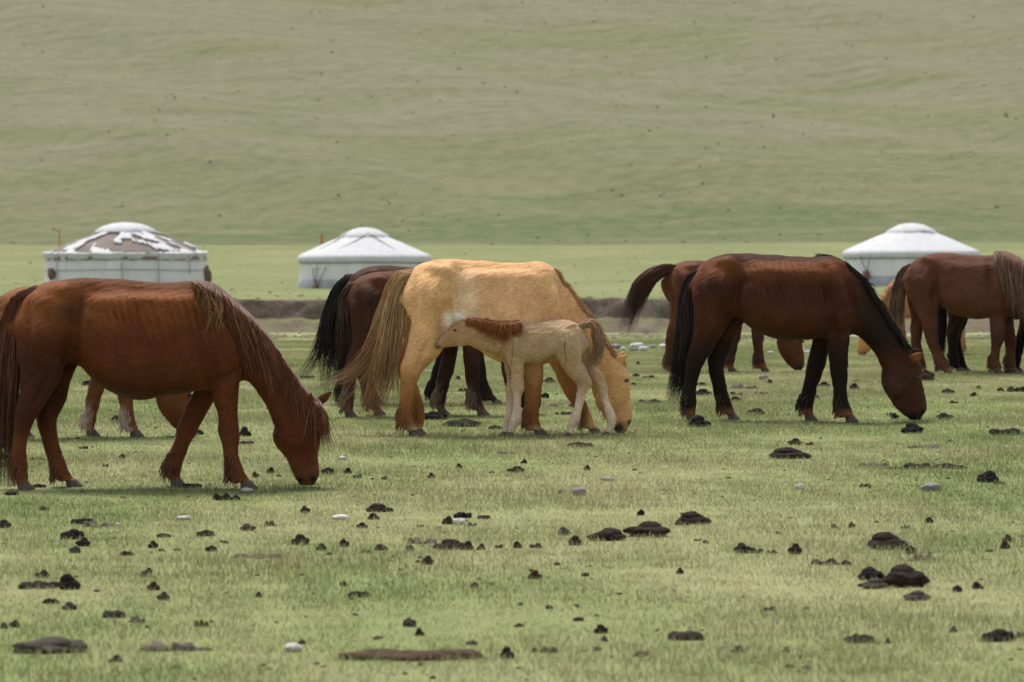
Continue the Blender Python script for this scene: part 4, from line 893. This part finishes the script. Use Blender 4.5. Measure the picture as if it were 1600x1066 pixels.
    for ax, z, rx, rz in lumps:
        p = on(ax, z * HT); bm = bmesh.new(); bmesh.ops.create_icosphere(bm, subdivisions=3, radius=1)
        for v in bm.verts:
            q = v.co.copy(); v.co = Vector((q.x * rx, q.y * rx * .7, q.z * rz)) * (1 + .40 * mnoise.noise(q * 1.7 + Vector((ax, z, 0)))); v.co += Vector((p[0], p[1] - rx * .35, p[2]))
        me = bpy.data.meshes.new('rope_weight'); bm.to_mesh(me); bm.free(); me.materials.append(M_SACK); o = bpy.data.objects.new('rope_weight', me); COL.objects.link(o); o.parent = g
    tag(g, label, 'tent', 'gers beyond the bank'); return g
make_ger(566, 452, 208, 'clean white round felt tent with crossed ropes on its roof and grey skirt', 47, 96,
         [[(-.86, .60), (-.78, .3), (-.735, .02)], [(-.68, .66), (-.72, .3), (-.74, .02)], [(-.42, .68), (-.6, .3), (-.73, .02)], [(-.3, .95), (-.45, .75), (-.68, .62)], [(.05, .88), (-.2, .72), (-.42, .62)], [(.05, .88), (.3, .72), (.52, .56), (.56, .5)], [(-.2, .96), (.05, .88), (.3, .93)]], lumps=[(-.735, .02, .16, .12)])
make_ger(1434, 446, 213, 'white round felt tent with a stone hung on ropes, behind the long-maned horse', 48, 97,
         [[(-.82, .66), (-.74, .45), (-.66, .22)], [(-.55, .70), (-.6, .45), (-.65, .22)], [(.93, .62), (.93, .5)], [(.62, .62), (.62, .52)], [(-.1, .9), (.2, .84), (.35, .8)]], lumps=[(-.655, .16, .16, .22)])
make_ger(184, 462, 258, 'old round felt tent with torn white roof cover showing brown felt', 66, 116,
         [[(-.02, .62), (-.05, .35), (.0, .1)], [(.40, .55), (.40, .3), (.41, .02)], [(-.84, .55), (-.83, .3), (-.84, .02)], [(.78, .55), (.78, .3)]], torn=True, lumps=[(-.90, .30, .13, .22), (1.0, .27, .16, .32)], skirt=False)
# slim orange posts standing by the tents
for px, py, h, off, label in ((93, 398, 38, 6, 'thin orange wooden post behind the torn-roofed tent'), (503, 396, 30, 10, 'short orange wooden post behind the clean white tent')):
    x, y, z = unproject(px, py); m = y / F; w = .055 if off == 6 else .10
    bm = bmesh.new()
    for (s_, zz, hh) in ((1, 0, h * m), (1.5, h * m, .05)):
        r = bmesh.ops.create_cone(bm, cap_ends=True, segments=8, radius1=w * s_, radius2=w * s_ * .92, depth=hh)
        bmesh.ops.translate(bm, verts=r['verts'], vec=(0, 0, zz + hh / 2 - .05))
    me = bpy.data.meshes.new('wooden_post'); bm.to_mesh(me); bm.free(); me.materials.append(M_ORANGE)
    o = bpy.data.objects.new('wooden_post', me); COL.objects.link(o); o.location = (x, y, z); tag(o, label, 'post')

# ------------------------------------------------------------------ dung, stones and litter on the pasture
def mat_dung(name, c1, c2, sc=26, bump=.8):
    N = NT(name); tc = N.n('ShaderNodeTexCoord'); oi = N.n('ShaderNodeObjectInfo')
    va = N.n('ShaderNodeVectorMath', operation='ADD'); N.l(tc.outputs['Object'], va.inputs[0]); N.l(oi.outputs['Location'], va.inputs[1])
    a = N.noise(va.outputs[0], 3.2, 6, .7); N.l(N.ramp(a, [(.34, c1), (.66, c2)]), N.b.inputs['Base Color'])
    N.b.inputs['Roughness'].default_value = .9; N.b.inputs['Specular IOR Level'].default_value = .15; N.bump(N.noise(va.outputs[0], 9, 5, .75), bump, .12); return N.m
MD = {'b': mat_dung('black_dung', (.016, .014, .012), (.050, .042, .036)), 'd': mat_dung('dark_brown_dung', (.024, .017, .013), (.085, .062, .046)),
      'r': mat_dung('red_brown_dung', (.045, .024, .014), (.12, .070, .040)), 'g': mat_dung('grey_dry_dung', (.070, .058, .048), (.17, .145, .12)),
      'p': mat_dung('pale_dry_dung', (.19, .16, .12), (.36, .32, .25)), 'w': mat_dung('white_stone', (.42, .40, .37), (.70, .68, .64), bump=.4), 's': mat_dung('grey_stone', (.16, .15, .16), (.34, .32, .32), bump=.4),
      'e': mat_dung('bare_earth', (.085, .052, .030), (.19, .125, .078))}
def lump_mesh(name, seed, kind):
    """unit heap: about 1 wide, 1 high, base at 0"""
    r = random.Random(seed); bm = bmesh.new()
    if kind == 'heap': blobs = [(r.uniform(-.30, .30) , r.uniform(-.25, .25), r.uniform(.12, .5), r.uniform(.16, .27), r.uniform(.18, .36)) for _ in range(9)] + [(0, 0, .25, .40, .42), (r.uniform(-.1, .1), 0, .55, .26, .40)]
    elif kind == 'flat': blobs = [(r.uniform(-.36, .36), r.uniform(-.3, .3), r.uniform(.1, .4), r.uniform(.12, .20), r.uniform(.25, .5)) for _ in range(10)] + [(0, 0, .2, .42, .45)]
    elif kind == 'broken': blobs = [(r.uniform(-.42, .42), r.uniform(-.3, .3), r.uniform(.0, .25), r.uniform(.07, .17), r.uniform(.25, .7)) for _ in range(11)]
    else: blobs = [(0, 0, .42, .5, .56)]
    for x, y, z, rx, rz in blobs:
        q = bmesh.ops.create_icosphere(bm, subdivisions=3 if kind == 'stone' else 2, radius=1); o = Vector((r.uniform(-9, 9), r.uniform(-9, 9), r.uniform(-9, 9)))
        for v in q['verts']:
            n_ = v.co.copy(); d = 1 + .30 * mnoise.noise(n_ * 1.3 + o) + .16 * mnoise.noise(n_ * 3.4 + o)
            v.co = Vector((x + n_.x * rx * d, y + n_.y * rx * d, max(-.12, z + n_.z * rz * d * (.75 if kind == 'stone' else 1))))
    me = bpy.data.meshes.new(name); bm.to_mesh(me); bm.free()
    me.polygons.foreach_set('use_smooth', np.full(len(me.polygons), kind != 'broken')); return me
BASE = {k: [lump_mesh(k, 31 * i + len(k), k) for i in range(6)] for k in ('heap', 'flat', 'broken', 'stone')}
_cache = {}
def lump_data(name, kind, i, mat):
    key = (name, kind, i, mat)
    if key not in _cache:
        me = BASE[kind][i].copy(); me.name = name; me.materials.append(MD[mat]); _cache[key] = me
    return _cache[key]
def lump(px, py, w, h, mat, kind, name, label, cat, group=None, depth=.8):
    x, y, z = unproject(px, py); m = y / F; i = random.randrange(6); W = w * m * 1.08; Hh = h * m * 1.0 + .013
    Hh = min(Hh, .72 * W + .006); D = min(W * depth, .30)
    o = bpy.data.objects.new(name, lump_data(name, kind, i, mat)); COL.objects.link(o)
    o.location = (x, y + D * .42, float(ground(x, y + D * .42)) - .004); o.scale = (W * 1.04, D, Hh * 1.05); o.rotation_euler = (0, 0, random.uniform(-.2, .2))
    if random.random() < .5: o.rotation_euler[2] += math.pi
    return tag(o, label, cat, group)
G1 = 'dung dropped on the pasture'
HN = [((x, y), n) for x, y, n in ((230, 763, 'the large chestnut horse'), (120, 684, 'the half-hidden light chestnut horse'), (740, 680, 'the tan mare'), (860, 682, 'the suckling foal'), (1230, 658, 'the dark bony horse'), (1129, 582, 'the red-brown horse with raised tail'), (1500, 585, 'the long-maned horse'), (640, 633, 'the black-tailed horse'))]
HN = [(unproject(*p), n) for p, n in HN]
BIG = [(unproject(*p), n) for p, n in (((1420, 919), 'the biggest dung heap'), ((1014, 840), 'the twin brown heaps'), ((1386, 860), 'the domed brown heap'), ((72, 1024), 'the wide grey heap'), ((105, 923), 'the tall black heap'), ((648, 1034), 'the bare earth mound'), ((1345, 1006), 'the blue-black pat'), ((1068, 1002), 'the thick brown foreground pat'), ((717, 821), 'a white stone with dark dung'), ((1456, 769), 'the grey stone'))]
def where(px, py, w):
    x, y, z = unproject(px, py); W = w * y / F
    size = 'tiny' if W < .06 else 'small' if W < .10 else 'mid-sized' if W < .16 else 'broad'
    best = min(((math.hypot(x - p[0], (y - p[1]) * .6), n) for p, n in HN)); b2 = min((math.hypot(x - p[0], (y - p[1]) * .6), n) for p, n in BIG)
    if best[0] < 1.0: pl = 'by the feet of ' + best[1]
    elif b2[0] < .55: pl = 'near ' + b2[1]
    elif best[0] < 2.6: pl = 'some steps from ' + best[1]
    else: pl = 'on open grass toward ' + b2[1]
    return size, pl
SHORT = {'b': 'black', 'd': 'dark brown', 'r': 'reddish brown', 'g': 'greyish dry', 'p': 'pale dry'}; KN = {'heap': 'dung lump', 'flat': 'flat dung pat', 'broken': 'crumbled dung'}
def dung(spec):
    for px, py, w, h, c in spec:
        mat, kind = c[0], {'h': 'heap', 'f': 'flat', 'x': 'broken', 's': 'stone'}[c[1]]
        if mat in 'ws': lump(px, py, w, h, mat, 'stone', 'stone', ('%s white stone ' if mat == 'w' else '%s grey stone ') % where(px, py, w)[0] + where(px, py, w)[1], 'stone', 'stones in the grass')
        else: lump(px, py, w, h, mat, kind, 'dung_heap' if kind == 'heap' else 'dung_pat', '%s %s %s %s' % (where(px, py, w)[0], SHORT[mat], KN[kind], where(px, py, w)[1]), 'dung', G1)
dung([(354, 783, 38, 11, 'bx'), (476, 803, 15, 11, 'rh'), (129, 820, 34, 9, 'bf'), (150, 825, 50, 8, 'px'), (67, 799, 18, 7, 'gf'), (4, 826, 26, 11, 'dh'), (111, 844, 35, 14, 'bh'), (130, 855, 22, 12, 'dh'), (116, 866, 17, 9, 'gh'),
      (239, 858, 15, 16, 'rh'), (255, 841, 24, 6, 'df'), (320, 839, 26, 8, 'dh'), (329, 863, 17, 7, 'dh'), (386, 830, 24, 9, 'gh'), (422, 823, 17, 7, 'rx'), (469, 852, 27, 14, 'dh'), (502, 861, 14, 10, 'bh'), (537, 856, 15, 10, 'rh'), (398, 875, 72, 7, 'px'), (199, 869, 25, 7, 'rf'),
      (67, 904, 22, 10, 'bh'), (56, 922, 60, 11, 'bf'), (232, 897, 13, 7, 'bh'), (224, 903, 12, 6, 'bh'), (239, 923, 18, 11, 'rh'), (403, 935, 11, 11, 'bh'), (255, 940, 20, 11, 'gh'), (81, 945, 28, 8, 'bf'), (108, 954, 22, 10, 'gh'), (174, 967, 37, 12, 'df'), (213, 975, 25, 9, 'px'),
      (315, 981, 22, 9, 'rx'), (23, 982, 17, 9, 'dh'), (5, 984, 12, 7, 'bh'), (270, 1022, 90, 12, 'px'), (181, 1037, 24, 8, 'gh'), (56, 720, 25, 4, 'df'), (298, 762, 38, 6, 'bf'), (422, 741, 13, 10, 'bh'), (511, 742, 19, 9, 'bh'), (398, 747, 12, 8, 'rh'), (17, 775, 20, 7, 'df'), (60, 763, 22, 6, 'bf'), (190, 718, 10, 8, 'dh'),
      (382, 683, 20, 15, 'dh'), (385, 695, 25, 6, 'df'), (137, 603, 24, 7, 'bh'), (179, 661, 15, 11, 'bh'), (308, 680, 18, 6, 'bh'), (481, 592, 22, 5, 'df'), (130, 702, 12, 4, 'dx'), (165, 730, 10, 4, 'bx')])
dung([(591, 801, 45, 11, 'dh'), (583, 813, 21, 8, 'bh'), (565, 827, 17, 7, 'bh'), (723, 811, 28, 10, 'bf'), (699, 821, 18, 11, 'rh'), (737, 823, 14, 5, 'gx'), (757, 812, 20, 6, 'df'), (907, 700, 42, 9, 'df'), (790, 710, 22, 4, 'px'), (807, 739, 28, 8, 'dh'), (819, 725, 10, 5, 'dh'), (717, 734, 11, 9, 'dh'), (674, 749, 12, 9, 'rh'),
      (543, 741, 16, 7, 'bh'), (559, 748, 14, 6, 'gx'), (601, 750, 10, 5, 'rx'), (917, 736, 11, 7, 'rh'), (877, 772, 14, 5, 'bx'), (1001, 807, 12, 8, 'bh'), (882, 837, 20, 11, 'gh'), (898, 853, 22, 13, 'rh'), (657, 851, 46, 9, 'px'), (704, 861, 50, 14, 'dh'), (731, 860, 20, 12, 'dh'), (752, 860, 13, 11, 'dh'), (808, 858, 14, 10, 'rh'),
      (838, 858, 18, 7, 'rx'), (780, 858, 13, 5, 'rx'), (537, 855, 16, 9, 'rh'), (596, 861, 22, 8, 'rh'), (572, 865, 18, 6, 'rx'), (640, 862, 12, 8, 'rh'), (667, 884, 19, 12, 'rh'), (836, 906, 24, 12, 'rh'), (914, 902, 12, 6, 'rx'), (535, 918, 17, 9, 'rx'), (565, 935, 42, 9, 'bf'), (741, 920, 12, 7, 'gh'), (640, 980, 20, 11, 'gh'), (655, 996, 16, 10, 'dh'),
      (939, 991, 22, 11, 'bh'), (944, 1003, 12, 6, 'gh'), (905, 972, 17, 6, 'gf'), (792, 1030, 24, 17, 'dh'), (737, 1009, 20, 7, 'gf'), (850, 1021, 36, 8, 'gx'), (1002, 1027, 22, 7, 'gf'), (680, 657, 37, 12, 'bh'), (716, 668, 64, 13, 'df'), (776, 672, 24, 7, 'bf'), (858, 600, 21, 9, 'bh'), (851, 623, 13, 8, 'bh'), (869, 582, 8, 4, 'bh'), (864, 636, 17, 5, 'bx'),
      (880, 649, 22, 5, 'dx'), (893, 637, 9, 4, 'bh'), (726, 613, 18, 5, 'bx'), (716, 596, 11, 8, 'bh')])
dung([(1427, 678, 36, 15, 'bh'), (1576, 681, 52, 11, 'df'), (1243, 696, 22, 9, 'dh'), (1266, 697, 12, 5, 'rx'), (1233, 718, 62, 16, 'dh'), (1448, 701, 56, 5, 'px'), (1364, 730, 45, 6, 'px'), (1450, 734, 104, 8, 'dx'), (1544, 755, 36, 17, 'bh'), (1561, 758, 20, 5, 'bf'), (1354, 762, 20, 4, 'rx'), (1180, 649, 30, 9, 'dh'),
      (1083, 821, 50, 18, 'dh'), (1066, 822, 24, 10, 'dh'), (1452, 818, 14, 7, 'bh'), (1331, 826, 11, 8, 'bh'), (1304, 827, 10, 5, 'rh'), (1414, 828, 14, 5, 'gx'), (1425, 867, 17, 12, 'rh'), (1440, 877, 40, 8, 'px'), (1576, 847, 16, 9, 'rh'), (1571, 859, 17, 11, 'rh'), (1160, 866, 26, 14, 'dh'), (1182, 866, 20, 8, 'dx'), (1206, 866, 20, 5, 'gx'), (1243, 867, 22, 16, 'dh'),
      (1302, 885, 56, 8, 'bx'), (1368, 921, 44, 13, 'gh'), (1434, 940, 42, 12, 'gh'), (1527, 922, 17, 9, 'dh'), (1497, 927, 15, 7, 'bh'), (1063, 898, 12, 11, 'dh'), (1204, 956, 20, 6, 'gx'), (1560, 1005, 50, 16, 'bh'), (1490, 990, 12, 8, 'gh'), (1154, 1021, 22, 7, 'gh'), (1228, 1021, 12, 6, 'gh'), (1388, 1006, 10, 5, 'bh'), (1594, 997, 16, 8, 'px'),
      (997, 571, 8, 5, 'bh'), (993, 590, 12, 5, 'bh'), (1015, 592, 18, 5, 'bx'), (990, 604, 11, 5, 'bh'), (1014, 632, 56, 8, 'dx'), (1098, 619, 27, 10, 'bh'), (1098, 603, 18, 6, 'df'), (1160, 609, 38, 9, 'px'), (1150, 628, 18, 7, 'bh'), (1150, 619, 20, 6, 'bx'), (1203, 600, 10, 6, 'bh'), (1190, 618, 20, 5, 'dx'), (1288, 606, 18, 8, 'bh'), (1335, 609, 14, 9, 'dh'), (1277, 625, 10, 6, 'dh'),
      (1476, 656, 26, 9, 'bh'), (1483, 616, 20, 7, 'dh'), (1398, 655, 13, 8, 'bh'), (1390, 650, 14, 5, 'dx'), (1574, 586, 12, 7, 'bh'), (1582, 613, 38, 9, 'dx'), (1530, 609, 9, 5, 'rh'), (1522, 620, 11, 6, 'bh'), (1342, 598, 22, 4, 'dx'), (1490, 631, 12, 4, 'rx')])
dung([(286, 813, 22, 5, 'ws'), (385, 771, 18, 6, 'ws'), (535, 719, 12, 4, 'ws'), (531, 813, 25, 7, 'ws'), (457, 1020, 25, 12, 'ws'), (717, 821, 20, 9, 'ws'), (949, 752, 18, 5, 'ss'), (904, 775, 21, 12, 'ss'), (1456, 769, 27, 13, 'ss'), (1250, 765, 13, 7, 'ws'), (1131, 1013, 8, 6, 'ws'), (1193, 594, 13, 8, 'ss'), (1458, 787, 5, 4, 'ws'), (184, 824, 8, 5, 'ws'), (201, 765, 6, 3, 'ws')])
# heaps that stand out
lump(105, 923, 34, 22, 'b', 'heap', 'dung_heap', 'tall lumpy black dung heap at the end of a long black dung pat', 'dung', G1)
lump(72, 1024, 108, 20, 'g', 'heap', 'dung_heap', 'very wide low grey-brown heap of weathered dung in pale grass', 'dung', G1)
lump(951, 846, 58, 17, 'd', 'heap', 'dung_heap', 'low dark brown dung heap touching a taller rounded heap beside it', 'dung', G1)
lump(1014, 840, 70, 22, 'd', 'heap', 'dung_heap', 'broad rounded dark brown dung heap with a lower heap touching its side', 'dung', G1)
lump(1386, 860, 60, 25, 'd', 'heap', 'dung_heap', 'domed dark brown dung heap with a reddish dropping and pale crumbs beside it', 'dung', G1)
lump(1420, 919, 72, 33, 'd', 'heap', 'dung_heap', 'biggest and tallest dark brown dung heap, with a grey-black heap against it', 'dung', G1)
lump(1364, 908, 42, 18, 'b', 'heap', 'dung_heap', 'grey-black dung heap leaning against the biggest dung heap', 'dung', G1)
lump(1092, 668, 38, 17, 'b', 'heap', 'dung_heap', 'black lumpy dung heap right by the hind hoof of the dark bony horse', 'dung', G1)
lump(1068, 1002, 58, 14, 'd', 'flat', 'dung_pat', 'thick dark brown dung pat alone in the blurred foreground grass', 'dung', G1)
lump(1345, 1006, 48, 15, 'b', 'flat', 'dung_pat', 'thick blue-black dung pat alone in the foreground grass', 'dung', G1)
lump(648, 1034, 214, 15, 'e', 'flat', 'earth_mound', 'long low mound of bare reddish brown earth in the grass', 'mound')
lump(1448, 597, 26, 24, 'r', 'heap', 'dung_heap', 'reddish pink-brown lump in front of the hind legs of the long-maned horse', 'dung', G1)
# stones along the foot of the bank
for px, py, w, h in ((963, 546, 15, 9), (974, 548, 9, 6), (995, 545, 20, 10), (990, 549, 14, 6), (1006, 549, 15, 8), (1020, 545, 11, 6), (1037, 546, 13, 9), (1142, 552, 7, 4), (1204, 553, 9, 4), (1250, 551, 16, 7), (1261, 553, 10, 5), (1232, 552, 8, 4), (948, 545, 9, 5), (1049, 548, 8, 5), (1110, 551, 6, 4)):
    lump(px, py, w, h, 'w' if (px % 3) else 's', 'stone', 'stone', '%s %s stone in the row below the earth bank' % ('large' if w > 12 else 'mid-sized' if w > 8 else 'small', 'white' if px % 3 else 'grey'), 'stone', 'stones below the bank', depth=.9)
# far specks: droppings and stones on the far meadow, tufts and rocks on the hillside - too small to tell apart
def specks(name, label, cat, n, ylo, yhi, size, mats, seed):
    r = np.random.default_rng(seed); V, Fc, MI = [], [], []; ico = bmesh.new(); bmesh.ops.create_icosphere(ico, subdivisions=1, radius=1)
    iv = np.array([v.co[:] for v in ico.verts]); ifc = [[v.index for v in f.verts] for f in ico.faces]; ico.free(); b = 0
    for _ in range(n):
        y = r.uniform(ylo ** .5, yhi ** .5) ** 2; x = r.uniform(-.16, .16) * y; z = float(ground(x, y)); s_ = size * min(2.0, r.lognormal(0, .5)); mi = int(r.choice(len(mats), p=[.75, .25] if len(mats) == 2 else None))
        V.append(iv * (1 + .3 * r.normal(size=(len(iv), 1))) * np.array([s_ * 1.3, s_, s_ * .75]) + (x, y, z + s_ * .2)); Fc += [[b + k for k in f] for f in ifc]; MI += [mi] * len(ifc); b += len(iv)
    o = mesh_obj(name, np.concatenate(V), Fc, None); 
    for k in mats: o.data.materials.append(MD[k])
    o.data.polygons.foreach_set('material_index', np.array(MI, np.int32)); return tag(o, label, cat, kind='stuff')
specks('far_droppings', 'tiny dark droppings and pale stones dotted over the meadow beyond the bank', 'droppings', 900, 84, 340, .030, ['d', 'p'], 5)
specks('hillside_tufts', 'dark tufts and rocks dotted over the grassy hillside', 'tufts', 1500, 352, 640, .065, ['g', 'd'], 6)
specks('pasture_crumbs', 'tiny dung crumbs lost in the pasture grass', 'crumbs', 1300, 13, 76, .008, ['d', 'r'], 8)
specks('bank_gravel', 'pale gravel strewn below the earth bank', 'gravel', 700, 70, 79.5, .022, ['p', 'w'], 9)
